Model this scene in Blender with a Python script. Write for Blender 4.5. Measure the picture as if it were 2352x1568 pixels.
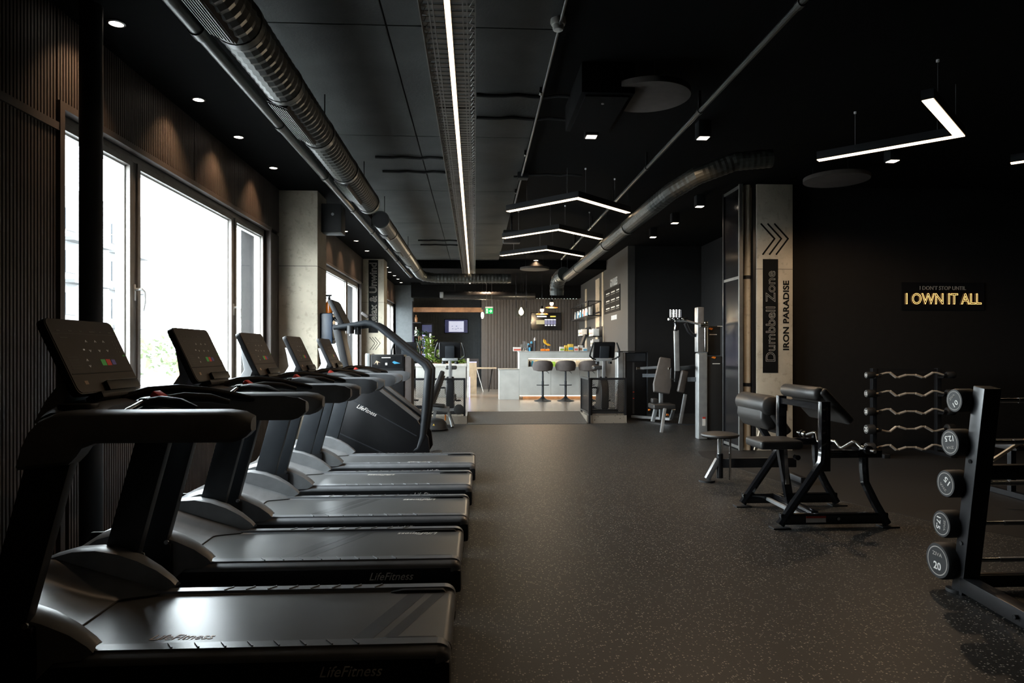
import bpy, bmesh, math, random
from mathutils import Vector, Matrix, noise as mnoise
random.seed(7)
for o in list(bpy.data.objects):
    bpy.data.objects.remove(o)
SC = bpy.context.scene
COL = SC.collection

# ------------------------------------------------------------------ camera, sky, exposure
H = 1.40                       # camera height
F = 1568.0                     # focal length in pixels of the 2352 px wide frame (24 mm)
YAW = math.atan(84.0 / F)      # camera turned slightly right of the room axis
cam_d = bpy.data.cameras.new('camera')
cam_d.lens = 24.0
cam_d.sensor_width = 36.0
cam_d.shift_y = 22.0 / 2352.0
cam_d.clip_start = 0.05
cam_d.clip_end = 300
cam = bpy.data.objects.new('camera', cam_d)
COL.objects.link(cam)
cam.location = (0, 0, H)
cam.rotation_euler = (math.pi / 2, 0, -YAW)
SC.camera = cam
SC.view_settings.view_transform = 'Standard'
SC.view_settings.look = 'None'
SC.view_settings.exposure = -0.12
SC.view_settings.gamma = 1.0
SC.view_settings.use_curve_mapping = False

world = bpy.data.worlds.new('overcast_sky')
SC.world = world
world.use_nodes = True
wn = world.node_tree.nodes
wn['Background'].inputs[0].default_value = (0.86, 0.93, 1.0, 1)
wn['Background'].inputs[1].default_value = 36.0

def portal(y0, y1, z0, z1, x=-2.86):
    d = bpy.data.lights.new('window_portal', 'AREA')
    d.shape = 'RECTANGLE'
    d.size = z1 - z0
    d.size_y = y1 - y0
    d.cycles.is_portal = True
    o = bpy.data.objects.new('window_portal', d)
    COL.objects.link(o)
    o.location = (x, (y0 + y1) / 2, (z0 + z1) / 2)
    o.rotation_euler = (0, -math.pi / 2, 0)
for a in ((4.55, 8.92), (10.0, 15.9), (17.4, 22.7)):
    portal(a[0], a[1], 0.95, 2.95)

# ------------------------------------------------------------------ helpers
CA, SA = math.cos(YAW), math.sin(YAW)
def ray(px, py):
    r = (px - 1176.0) / F
    return Vector((SA + r * CA, CA - r * SA, (806.0 - py) / F))
def W(px, py, Y=None, Z=None, X=None):
    d = ray(px, py)
    if Y is not None: t = Y / d.y
    elif Z is not None: t = (Z - H) / d.z
    else: t = X / d.x
    return Vector((d.x * t, d.y * t, H + d.z * t))

MATS = {}
def mat(name, col, rough=0.5, metal=0.0, emis=None, es=0.0, var=0.12, scale=12.0, bump=0.0, bscale=60.0, spec=0.5, coat=0.0):
    m = bpy.data.materials.new(name)
    m.use_nodes = True
    nt = m.node_tree
    p = nt.nodes['Principled BSDF']
    p.inputs['Roughness'].default_value = rough
    p.inputs['Metallic'].default_value = metal
    p.inputs['Specular IOR Level'].default_value = spec
    p.inputs['Coat Weight'].default_value = coat
    tc = nt.nodes.new('ShaderNodeTexCoord')
    nz = nt.nodes.new('ShaderNodeTexNoise')
    nz.inputs['Scale'].default_value = scale
    nz.inputs['Detail'].default_value = 5
    nt.links.new(tc.outputs['Object'], nz.inputs['Vector'])
    cr = nt.nodes.new('ShaderNodeValToRGB')
    cr.color_ramp.elements[0].position = 0.3
    cr.color_ramp.elements[1].position = 0.7
    cr.color_ramp.elements[0].color = tuple(max(0, c * (1 - var)) for c in col) + (1,)
    cr.color_ramp.elements[1].color = tuple(min(1, c * (1 + var)) for c in col) + (1,)
    nt.links.new(nz.outputs['Fac'], cr.inputs['Fac'])
    nt.links.new(cr.outputs['Color'], p.inputs['Base Color'])
    if emis:
        p.inputs['Emission Color'].default_value = tuple(emis) + (1,)
        p.inputs['Emission Strength'].default_value = es
    if bump:
        n2 = nt.nodes.new('ShaderNodeTexNoise')
        n2.inputs['Scale'].default_value = bscale
        n2.inputs['Detail'].default_value = 4
        nt.links.new(tc.outputs['Object'], n2.inputs['Vector'])
        b = nt.nodes.new('ShaderNodeBump')
        b.inputs['Strength'].default_value = bump
        b.inputs['Distance'].default_value = 0.01
        nt.links.new(n2.outputs['Fac'], b.inputs['Height'])
        nt.links.new(b.outputs['Normal'], p.inputs['Normal'])
    MATS[name] = m
    return m

class MB:
    def __init__(s):
        s.v = []; s.f = []
    def add(s, vs, fs):
        n = len(s.v)
        s.v += [Vector(v) for v in vs]
        s.f += [tuple(i + n for i in f) for f in fs]
        return s
    def box(s, x0, x1, y0, y1, z0, z1):
        return s.add([(x0, y0, z0), (x1, y0, z0), (x1, y1, z0), (x0, y1, z0), (x0, y0, z1), (x1, y0, z1), (x1, y1, z1), (x0, y1, z1)],
                     [(0, 3, 2, 1), (4, 5, 6, 7), (0, 1, 5, 4), (1, 2, 6, 5), (2, 3, 7, 6), (3, 0, 4, 7)])
    def cbox(s, c, d, R=None):
        c = Vector(c); vs = []
        for sx, sy, sz in ((-1, -1, -1), (1, -1, -1), (1, 1, -1), (-1, 1, -1), (-1, -1, 1), (1, -1, 1), (1, 1, 1), (-1, 1, 1)):
            p = Vector((sx * d[0] / 2, sy * d[1] / 2, sz * d[2] / 2))
            vs.append(c + (R @ p if R else p))
        return s.add(vs, [(0, 3, 2, 1), (4, 5, 6, 7), (0, 1, 5, 4), (1, 2, 6, 5), (2, 3, 7, 6), (3, 0, 4, 7)])
    def beam(s, p0, p1, w, h, up=(0, 0, 1)):
        p0, p1 = Vector(p0), Vector(p1)
        d = (p1 - p0); L = d.length; d.normalize()
        u = Vector(up)
        if abs(d.dot(u)) > 0.98: u = Vector((0, 1, 0))
        a = d.cross(u).normalized(); b = a.cross(d).normalized()
        R = Matrix((a, d, b)).transposed()
        return s.cbox((p0 + p1) / 2, (w, L, h), R)
    def cyl(s, p0, p1, r, r1=None, n=16):
        return s.tube([p0, p1], [r, r if r1 is None else r1], n)
    def tube(s, pts, r, n=10):
        pts = [Vector(p) for p in pts]
        k = len(pts)
        rs = r if isinstance(r, (list, tuple)) else [r] * k
        t0 = (pts[1] - pts[0]).normalized()
        u = Vector((0, 0, 1)) if abs(t0.z) < 0.9 else Vector((1, 0, 0))
        a = t0.cross(u).normalized()
        vs = []
        for i, p in enumerate(pts):
            if i == 0: t = t0
            elif i == k - 1: t = (pts[-1] - pts[-2]).normalized()
            else: t = ((pts[i] - pts[i - 1]).normalized() + (pts[i + 1] - pts[i]).normalized()).normalized()
            a = (a - t * a.dot(t)).normalized()
            b = t.cross(a)
            for j in range(n):
                q = 2 * math.pi * j / n
                vs.append(p + (a * math.cos(q) + b * math.sin(q)) * rs[i])
        fs = []
        for i in range(k - 1):
            for j in range(n):
                j2 = (j + 1) % n
                fs.append((i * n + j, i * n + j2, (i + 1) * n + j2, (i + 1) * n + j))
        fs.append(tuple(range(n - 1, -1, -1)))
        fs.append(tuple((k - 1) * n + j for j in range(n)))
        return s.add(vs, fs)
    def lathe(s, prof, o, n=24, ax='z'):
        o = Vector(o); vs = []; k = len(prof)
        for r, z in prof:
            for j in range(n):
                q = 2 * math.pi * j / n
                c, d = r * math.cos(q), r * math.sin(q)
                p = {'z': (c, d, z), 'x': (z, c, d), 'y': (d, z, c)}[ax]
                vs.append(o + Vector(p))
        fs = []
        for i in range(k - 1):
            for j in range(n):
                j2 = (j + 1) % n
                fs.append((i * n + j, i * n + j2, (i + 1) * n + j2, (i + 1) * n + j))
        fs.append(tuple(range(n - 1, -1, -1)))
        fs.append(tuple((k - 1) * n + j for j in range(n)))
        return s.add(vs, fs)
    def prism(s, poly, ax, a, b):
        n = len(poly)
        def P(p, t):
            return {'y': (p[0], t, p[1]), 'x': (t, p[0], p[1]), 'z': (p[0], p[1], t)}[ax]
        vs = [P(p, a) for p in poly] + [P(p, b) for p in poly]
        fs = [tuple(range(n - 1, -1, -1)), tuple(range(n, 2 * n))]
        for i in range(n):
            j = (i + 1) % n
            fs.append((i, j, n + j, n + i))
        return s.add(vs, fs)
    def grid(s, rows):
        n = len(rows[0]); vs = [p for r in rows for p in r]; fs = []
        for i in range(len(rows) - 1):
            for j in range(n - 1):
                fs.append((i * n + j, i * n + j + 1, (i + 1) * n + j + 1, (i + 1) * n + j))
        return s.add(vs, fs)
    def build(s, name, m, parent=None, bevel=0.0, seg=2, smooth=35.0, org=None):
        me = bpy.data.meshes.new(name)
        if parent is not None:
            off = ORG[parent.name]
        elif org is not None:
            off = Vector(org)
        else:
            xs = [v.x for v in s.v]; ys = [v.y for v in s.v]; zs = [v.z for v in s.v]
            off = Vector(((min(xs) + max(xs)) / 2, (min(ys) + max(ys)) / 2, min(zs)))
        me.from_pydata([v - off for v in s.v], [], s.f)
        bm = bmesh.new(); bm.from_mesh(me)
        bmesh.ops.recalc_face_normals(bm, faces=bm.faces)
        if bevel:
            es = [e for e in bm.edges if len(e.link_faces) == 2 and e.calc_face_angle(0) > 0.5]
            bmesh.ops.bevel(bm, geom=es, offset=bevel, segments=seg, affect='EDGES', profile=0.6, clamp_overlap=True)
        bm.to_mesh(me); bm.free()
        for p in me.polygons: p.use_smooth = True
        me.set_sharp_from_angle(angle=math.radians(smooth))
        me.materials.append(MATS[m] if isinstance(m, str) else m)
        o = bpy.data.objects.new(name, me)
        COL.objects.link(o)
        if parent is not None:
            o.parent = parent
        else:
            o.location = off
        ORG[o.name] = off
        return o

ORG = {}
def tag(o, label, cat, group=None, kind=None):
    if label: o['label'] = label
    if cat: o['category'] = cat
    if group: o['group'] = group
    if kind: o['kind'] = kind
    return o
def thing(name, label, cat, loc=(0, 0, 0), group=None, kind=None):
    o = bpy.data.objects.new(name, None)
    o.empty_display_size = 0.1
    COL.objects.link(o)
    o.location = loc
    ORG[o.name] = Vector(loc)
    return tag(o, label, cat, group, kind)
def copy_tree(o, parent=None):
    c = o.copy(); COL.objects.link(c)
    c.parent = parent
    ORG[c.name] = ORG[o.name].copy()
    for ch in list(o.children): copy_tree(ch, c)
    return c
def place(o, loc, label, rz=0.0):
    o.location = loc; o.rotation_euler = (0, 0, rz); o['label'] = label
    return o
def share(src, loc, parent, rz=None):
    """a piece that shares the mesh of src, moved by loc"""
    c = src.copy(); COL.objects.link(c); c.parent = parent
    c.location = Vector(src.location) + Vector(loc)
    ORG[c.name] = ORG[src.name]
    return c
def lamp_light(kind, loc, parent, energy, col, radius=0.03, spot=None, blend=0.6, rot=(0, 0, 0), size=None):
    d = bpy.data.lights.new('lamp_light', kind)
    d.energy = energy; d.color = col
    if kind == 'SPOT':
        d.spot_size = math.radians(spot); d.spot_blend = blend
    if kind in ('SPOT', 'POINT'): d.shadow_soft_size = radius
    o = bpy.data.objects.new('lamp_light', d)
    COL.objects.link(o)
    o.parent = parent
    o.location = Vector(loc) - ORG[parent.name]
    o.rotation_euler = rot
    return o

def text(s, name, m, parent, c, xd, yd, width=None, height=None, depth=0.002, outline=0.0, shear=0.0, bold=0.0):
    cu = bpy.data.curves.new('text', 'FONT')
    cu.body = s; cu.size = 1.0; cu.align_x = 'LEFT'; cu.shear = shear
    cu.resolution_u = 4
    if outline:
        cu.fill_mode = 'NONE'; cu.bevel_depth = outline; cu.bevel_resolution = 1
    else:
        cu.extrude = 0.01; cu.offset = bold
    tmp = bpy.data.objects.new('tmp_text', cu); COL.objects.link(tmp)
    dg = bpy.context.evaluated_depsgraph_get()
    me = bpy.data.meshes.new_from_object(tmp.evaluated_get(dg))
    bpy.data.objects.remove(tmp); bpy.data.curves.remove(cu)
    vs = [v.co.copy() for v in me.vertices]
    fs = [tuple(p.vertices) for p in me.polygons]
    bpy.data.meshes.remove(me)
    x0, x1 = min(v.x for v in vs), max(v.x for v in vs)
    y0, y1 = min(v.y for v in vs), max(v.y for v in vs)
    sx = width / (x1 - x0) if width else None
    sy = height / (y1 - y0) if height else None
    sx = sx or sy; sy = sy or sx
    xd, yd, c = Vector(xd).normalized(), Vector(yd).normalized(), Vector(c)
    n = xd.cross(yd)
    b = MB()
    for v in vs:
        z = v.z * (depth / 0.01) if not outline else v.z * sy
        b.v.append(c + xd * ((v.x - (x0 + x1) / 2) * sx) + yd * ((v.y - (y0 + y1) / 2) * sy) + n * z)
    b.f = fs
    return b.build(name, m, parent, smooth=30)

# ------------------------------------------------------------------ materials
mat('wall_black', (0.0095, 0.0085, 0.0078), 0.8, bump=0.15, bscale=90, spec=0.25)
mat('wall_umber', (0.052, 0.046, 0.040), 0.7, bump=0.1, bscale=120, var=0.06)
mat('ceiling_slab', (0.045, 0.049, 0.046), 0.8, var=0.35, scale=1.6, bump=0.25, bscale=40)
mat('ceiling_dark', (0.004, 0.004, 0.004), 0.95, spec=0.05)
mat('slat', (0.070, 0.054, 0.046), 0.55, var=0.2, scale=5)
mat('slat_backing', (0.012, 0.011, 0.011), 0.9)
mat('slat_dark', (0.075, 0.084, 0.088), 0.6)
mat('slat_brown', (0.058, 0.050, 0.045), 0.6)
mat('frame_alu', (0.23, 0.21, 0.19), 0.4, metal=0.2)
mat('gasket', (0.02, 0.02, 0.02), 0.7)
mat('white_metal', (0.75, 0.75, 0.73), 0.35)
mat('black_metal', (0.012, 0.012, 0.013), 0.32, spec=0.5)
mat('black_gloss', (0.008, 0.008, 0.009), 0.12, coat=0.4)
mat('black_matte', (0.012, 0.012, 0.012), 0.7)
mat('steel_grey', (0.42, 0.42, 0.42), 0.35, metal=0.75)
mat('silver_paint', (0.34, 0.35, 0.35), 0.34, metal=0.4)
mat('bar_steel', (0.72, 0.64, 0.54), 0.30, metal=0.45)
mat('chrome', (0.85, 0.83, 0.80), 0.12, metal=1.0, var=0.03)
mat('galvanised', (0.055, 0.058, 0.052), 0.36, metal=0.5, var=0.25, scale=6)
mat('tray_metal', (0.16, 0.155, 0.145), 0.45, metal=0.6)
mat('plastic_black', (0.007, 0.007, 0.008), 0.42, spec=0.3, bump=0.1, bscale=400)
mat('plastic_satin', (0.17, 0.175, 0.18), 0.36, bump=0.03, bscale=500)
mat('rail_satin', (0.14, 0.145, 0.152), 0.33, bump=0.02, bscale=500)
mat('handrail_satin', (0.15, 0.155, 0.165), 0.46, bump=0.02, bscale=500, spec=1.0)
mat('upright_grey', (0.020, 0.023, 0.027), 0.45, spec=0.35)
mat('belt', (0.085, 0.086, 0.086), 0.34, var=0.10, scale=3, bump=0.06, bscale=700)
mat('belt_band', (0.045, 0.045, 0.045), 0.36)
mat('screen_glass', (0.050, 0.036, 0.027), 0.34, spec=0.3)  # brown base puts the reflection of the warm room into the colour
mat('screen_line', (0.10, 0.085, 0.07), 0.4)
mat('icon_white', (0.75, 0.72, 0.66), 0.4, emis=(1, 0.95, 0.85), es=0.12)
mat('icon_green', (0.05, 0.30, 0.06), 0.4, emis=(0.1, 0.6, 0.1), es=0.12)
mat('icon_red', (0.55, 0.03, 0.02), 0.4, emis=(0.8, 0.05, 0.03), es=0.12)
mat('icon_violet', (0.09, 0.06, 0.22), 0.4, emis=(0.2, 0.15, 0.5), es=0.08)
mat('stop_red', (0.75, 0.05, 0.03), 0.4)
mat('logo_tan', (0.62, 0.45, 0.30), 0.5)
mat('logo_white', (0.85, 0.82, 0.76), 0.4)
mat('white_print', (0.72, 0.70, 0.66), 0.6)
mat('grey_print', (0.30, 0.28, 0.25), 0.6)
mat('black_print', (0.005, 0.005, 0.005), 0.7, spec=0.12)
mat('outline_print', (0.60, 0.54, 0.46), 0.6)
mat('leather', (0.030, 0.028, 0.026), 0.40, bump=0.15, bscale=350)
mat('leather_grey', (0.085, 0.075, 0.068), 0.5, bump=0.12, bscale=350)
mat('rubber_black', (0.013, 0.013, 0.013), 0.55, bump=0.1, bscale=300)
mat('orange_paint', (0.80, 0.22, 0.02), 0.45)
mat('disc_grey', (0.06, 0.05, 0.042), 0.9)
mat('white_plastic', (0.62, 0.62, 0.58), 0.45)
mat('led_warm', (1, 0.9, 0.8), 0.5, emis=(1.0, 0.73, 0.46), es=5.2)
mat('led_strip', (1, 0.9, 0.8), 0.5, emis=(1.0, 0.73, 0.46), es=4.0)
mat('led_niche', (1, 0.9, 0.8), 0.5, emis=(1.0, 0.86, 0.62), es=7.0)
mat('spot_glow', (1, 0.9, 0.8), 0.5, emis=(1.0, 0.86, 0.70), es=12.0)
mat('bulb_glow', (1, 0.9, 0.8), 0.5, emis=(1.0, 0.78, 0.50), es=14.0)
mat('neon', (1, 0.7, 0.4), 0.5, emis=(1.0, 0.50, 0.16), es=4.0)
mat('neon_violet', (0.5, 0.5, 1), 0.5, emis=(0.40, 0.36, 1.0), es=1.6)
mat('counter_concrete', (0.52, 0.515, 0.48), 0.6, var=0.10, scale=4)
mat('counter_top', (0.33, 0.325, 0.30), 0.5, var=0.10, scale=4)
mat('wood', (0.30, 0.14, 0.06), 0.5, var=0.3, scale=7)
mat('wood_pale', (0.50, 0.40, 0.28), 0.5, var=0.2, scale=7)
mat('fabric_brown', (0.085, 0.070, 0.064), 0.85, bump=0.2, bscale=300)
mat('leaf', (0.17, 0.26, 0.05), 0.5, var=0.5, scale=9)
mat('leaf_dark', (0.02, 0.05, 0.02), 0.5, var=0.4, scale=9)
mat('flower', (0.75, 0.70, 0.66), 0.6)
mat('banana', (0.80, 0.48, 0.03), 0.45, var=0.15)
mat('amber', (0.42, 0.10, 0.008), 0.15)
mat('navy_plastic', (0.010, 0.024, 0.048), 0.3)
mat('box_red', (0.65, 0.12, 0.08), 0.5)
mat('box_white', (0.68, 0.66, 0.62), 0.5)
mat('box_blue', (0.04, 0.28, 0.48), 0.5)
mat('box_green', (0.30, 0.48, 0.06), 0.5)
mat('box_yellow', (0.75, 0.50, 0.08), 0.5)
mat('box_black', (0.02, 0.022, 0.03), 0.4)
mat('exit_green', (0.0, 0.28, 0.06), 0.4, emis=(0.0, 0.5, 0.12), es=0.7)
mat('exit_white', (0.9, 0.95, 0.9), 0.4, emis=(0.8, 1.0, 0.85), es=0.8)
mat('tv_black', (0.006, 0.006, 0.007), 0.15)
mat('tv_white', (0.8, 0.8, 0.85), 0.4, emis=(0.78, 0.80, 1.0), es=0.75)
mat('tv_blue', (0.03, 0.03, 0.08), 0.3, emis=(0.10, 0.11, 0.28), es=0.30)
mat('tv_slot', (0.2, 0.2, 0.3), 0.3, emis=(0.14, 0.15, 0.30), es=0.6)
mat('tv_tan', (0.3, 0.27, 0.15), 0.3, emis=(0.50, 0.46, 0.26), es=0.6)
mat('tv_yellow', (0.6, 0.5, 0.1), 0.3, emis=(0.85, 0.72, 0.12), es=0.7)
mat('facade', (0.09, 0.09, 0.09), 0.8)
mat('facade_window', (0.05, 0.055, 0.06), 0.3)
mat('street', (0.20, 0.20, 0.20), 0.9)
mat('tree_green', (0.10, 0.13, 0.06), 0.8, var=0.4, scale=3)
mat('sticker_red', (0.45, 0.05, 0.03), 0.5)

def glass_mat():
    m = bpy.data.materials.new('glass'); m.use_nodes = True
    nt = m.node_tree; nt.nodes.clear()
    out = nt.nodes.new('ShaderNodeOutputMaterial')
    mix = nt.nodes.new('ShaderNodeMixShader')
    tr = nt.nodes.new('ShaderNodeBsdfTransparent')
    tr.inputs[0].default_value = (0.96, 0.98, 0.97, 1)
    gl = nt.nodes.new('ShaderNodeBsdfGlossy'); gl.inputs['Roughness'].default_value = 0.02
    fr = nt.nodes.new('ShaderNodeLayerWeight'); fr.inputs[0].default_value = 0.25
    ma = nt.nodes.new('ShaderNodeMath'); ma.operation = 'MULTIPLY'; ma.inputs[1].default_value = 0.25
    nt.links.new(fr.outputs['Facing'], ma.inputs[0])
    nt.links.new(ma.outputs[0], mix.inputs[0]); nt.links.new(tr.outputs[0], mix.inputs[1])
    nt.links.new(gl.outputs[0], mix.inputs[2]); nt.links.new(mix.outputs[0], out.inputs[0])
    MATS['glass'] = m
glass_mat()

def floor_mat(name, base, fleck, thr, rough, scale=95.0):
    m = bpy.data.materials.new(name); m.use_nodes = True
    nt = m.node_tree; p = nt.nodes['Principled BSDF']
    tc = nt.nodes.new('ShaderNodeTexCoord')
    vo = nt.nodes.new('ShaderNodeTexVoronoi'); vo.inputs['Scale'].default_value = scale
    nt.links.new(tc.outputs['Object'], vo.inputs['Vector'])
    sep = nt.nodes.new('ShaderNodeSeparateColor'); nt.links.new(vo.outputs['Color'], sep.inputs[0])
    g1 = nt.nodes.new('ShaderNodeMath'); g1.operation = 'GREATER_THAN'; g1.inputs[1].default_value = thr
    nt.links.new(sep.outputs[0], g1.inputs[0])
    g2 = nt.nodes.new('ShaderNodeMath'); g2.operation = 'LESS_THAN'; g2.inputs[1].default_value = 0.38
    nt.links.new(vo.outputs['Distance'], g2.inputs[0])
    mu = nt.nodes.new('ShaderNodeMath'); mu.operation = 'MULTIPLY'
    nt.links.new(g1.outputs[0], mu.inputs[0]); nt.links.new(g2.outputs[0], mu.inputs[1])
    fc = nt.nodes.new('ShaderNodeMix'); fc.data_type = 'RGBA'
    fc.inputs[6].default_value = fleck + (1,); fc.inputs[7].default_value = tuple(c * 0.35 for c in fleck) + (1,)
    nt.links.new(sep.outputs[1], fc.inputs[0])
    nz = nt.nodes.new('ShaderNodeTexNoise'); nz.inputs['Scale'].default_value = 1.3; nz.inputs['Detail'].default_value = 6
    nt.links.new(tc.outputs['Object'], nz.inputs['Vector'])
    bc = nt.nodes.new('ShaderNodeMix'); bc.data_type = 'RGBA'
    bc.inputs[6].default_value = tuple(c * 0.85 for c in base) + (1,); bc.inputs[7].default_value = tuple(c * 1.15 for c in base) + (1,)
    nt.links.new(nz.outputs['Fac'], bc.inputs[0])
    mx = nt.nodes.new('ShaderNodeMix'); mx.data_type = 'RGBA'
    nt.links.new(mu.outputs[0], mx.inputs[0]); nt.links.new(bc.outputs[2], mx.inputs[6]); nt.links.new(fc.outputs[2], mx.inputs[7])
    nt.links.new(mx.outputs[2], p.inputs['Base Color'])
    p.inputs['Roughness'].default_value = rough
    p.inputs['Specular IOR Level'].default_value = 0.5 if rough < 0.3 else 0.33
    bp = nt.nodes.new('ShaderNodeBump'); bp.inputs['Strength'].default_value = 0.12; bp.inputs['Distance'].default_value = 0.004
    n3 = nt.nodes.new('ShaderNodeTexNoise'); n3.inputs['Scale'].default_value = 160
    nt.links.new(tc.outputs['Object'], n3.inputs['Vector'])
    nt.links.new(n3.outputs['Fac'], bp.inputs['Height']); nt.links.new(bp.outputs['Normal'], p.inputs['Normal'])
    MATS[name] = m
floor_mat('rubber_floor', (0.0145, 0.0142, 0.0135), (0.36, 0.33, 0.27), 0.78, 0.48)
floor_mat('rubber_plain', (0.011, 0.010, 0.0095), (0.03, 0.027, 0.024), 0.95, 0.55)
floor_mat('ramp_mat', (0.050, 0.050, 0.048), (0.12, 0.115, 0.11), 0.55, 0.65, 60)
floor_mat('polished_concrete', (0.24, 0.205, 0.165), (0.27, 0.235, 0.19), 0.8, 0.22, 30)

def concrete_mat():
    m = mat('concrete', (0.46, 0.41, 0.32), 0.85, var=0.22, scale=2.2, bump=0.5, bscale=26)
    nt = m.node_tree; p = nt.nodes['Principled BSDF']
    src = p.inputs['Base Color'].links[0].from_socket
    tc = nt.nodes['Texture Coordinate']
    nz = nt.nodes.new('ShaderNodeTexNoise'); nz.inputs['Scale'].default_value = 16; nz.inputs['Detail'].default_value = 8
    nt.links.new(tc.outputs['Object'], nz.inputs['Vector'])
    cr = nt.nodes.new('ShaderNodeValToRGB')
    cr.color_ramp.elements[0].position = 0.33; cr.color_ramp.elements[0].color = (0.35, 0.3, 0.24, 1)
    cr.color_ramp.elements[1].position = 0.42; cr.color_ramp.elements[1].color = (1, 1, 1, 1)
    nt.links.new(nz.outputs['Fac'], cr.inputs['Fac'])
    mx = nt.nodes.new('ShaderNodeMix'); mx.data_type = 'RGBA'; mx.blend_type = 'MULTIPLY'; mx.inputs[0].default_value = 0.25
    nt.links.new(src, mx.inputs[6]); nt.links.new(cr.outputs['Color'], mx.inputs[7])
    nt.links.new(mx.outputs[2], p.inputs['Base Color'])
concrete_mat()

# ================================================================== SETTING
XW = -2.65          # face of the slatted wall
ZC = 3.75           # slab
ZS = 3.58           # soffit over the windows
PZ = 0.15           # reception platform
def struct(b, name, m, label, cat, bevel=0.0):
    o = b.build(name, m, None, bevel=bevel)
    return tag(o, label, cat, kind='structure')

struct(MB().box(-2.95, 9.7, -3.2, 27.2, -0.12, 0.0), 'floor', 'rubber_floor', 'black rubber gym floor with tan speckles', 'floor')
b = MB().prism([(3.0, 8.9), (3.25, 7.2), (3.42, 6.2), (3.75, 5.4), (4.2, 4.75), (4.9, 4.2), (5.9, 3.75), (7.2, 3.4), (9.69, 3.0), (9.69, 9.54), (4.5, 9.54), (3.1, 9.38)], 'z', 0.0, 0.0012)
struct(b, 'floor_inlay', 'rubber_plain', 'plain dark rubber floor zone with a curved edge', 'floor')
b = MB().prism([(-2.69, 13.15), (-0.16, 13.15), (-0.16, 14.1), (2.16, 14.1), (2.16, 13.15), (2.94, 13.15), (2.94, 15.08), (3.39, 15.08), (3.39, 27.1), (-2.69, 27.1)], 'z', 0.0, PZ)
struct(b, 'floor_reception', 'polished_concrete', 'polished tan concrete floor of the raised reception', 'floor')
b = MB().prism([(13.02, 0.0), (14.1, 0.0), (14.1, PZ + 0.004), (13.02, 0.006)], 'x', -0.15, 2.15)
struct(b, 'floor_ramp', 'ramp_mat', 'grey ribbed mat ramp leading up to reception', 'ramp')

# ---- left wall with slats
WINS = [(4.55, 8.92, (5.576, 7.80)), (10.0, 15.9, (11.3, 14.5)), (17.4, 22.7, (19.0, 21.9))]
WZ0, WZ1 = 0.95, 2.95
b = MB()
edges = [-3.2]
for y0, y1, m_ in WINS:
    b.box(-3.0, -2.69, edges[-1], y0, 0, ZC)
    b.box(-3.0, -2.69, y0, y1, 0, WZ0)
    b.box(-3.0, -2.69, y0, y1, WZ1, ZC)
    edges.append(y1)
b.box(-3.0, -2.69, edges[-1], 27.2, 0, ZC)
wall_left = struct(b, 'wall_left', 'slat_backing', 'window wall clad with brown vertical slats', 'wall')
SLP, SLW = 0.031, 0.0185
def slat_run(y0, y1, z0, z1, single):
    if single:
        first = None; n = int((y1 - y0) / SLP)
        for i in range(n):
            if first is None:
                first = MB().box(-2.69, XW, y0 + 0.006, y0 + 0.006 + SLW, z0, z1).build('slat', 'slat', wall_left)
            else:
                share(first, (0, i * SLP, 0), wall_left)
        return
    bb = MB()
    for i in range(int((y1 - y0) / SLP)):
        y = y0 + 0.006 + i * SLP
        bb.box(-2.69, XW, y, y + SLW, z0, z1)
    o = bb.build('slat_cladding', 'slat', wall_left); o['kind'] = 'stuff'
slat_run(3.2, 4.48, 0.08, 2.80, True)
slat_run(3.2, 4.48, 2.85, ZS, True)
slat_run(4.48, 6.6, 3.0, ZS, True)
slat_run(6.6, 9.4, 3.0, ZS, False)
slat_run(-1.0, 3.2, 0.08, 2.80, False)
slat_run(-1.0, 3.2, 2.85, ZS, False)
slat_run(4.6, 8.9, 0.08, 0.90, False)
slat_run(8.98, 9.4, 0.08, 2.95, False)
slat_run(9.95, 16.3, 3.0, ZS, False)
slat_run(9.95, 16.3, 0.08, 0.90, False)
slat_run(16.85, 22.7, 3.0, ZS, False)
for y0, y1 in ((-1.0, 4.48),):
    MB().box(-2.69, -2.635, y0, y1, 2.80, 2.85).build('rail_trim', 'slat', wall_left)
for y0, y1, m_ in WINS:
    MB().box(-2.69, -2.63, y0 - 0.07, y1 + 0.06, 2.95, 2.995).build('window_trim', 'slat', wall_left)
    MB().box(-2.69, -2.63, y0 - 0.07, y0 - 0.02, 0.0, 2.95).build('window_trim', 'slat', wall_left)
    MB().box(-2.69, -2.63, y1 + 0.02, y1 + 0.06, 0.0, 2.95).build('window_trim', 'slat', wall_left)

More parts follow.
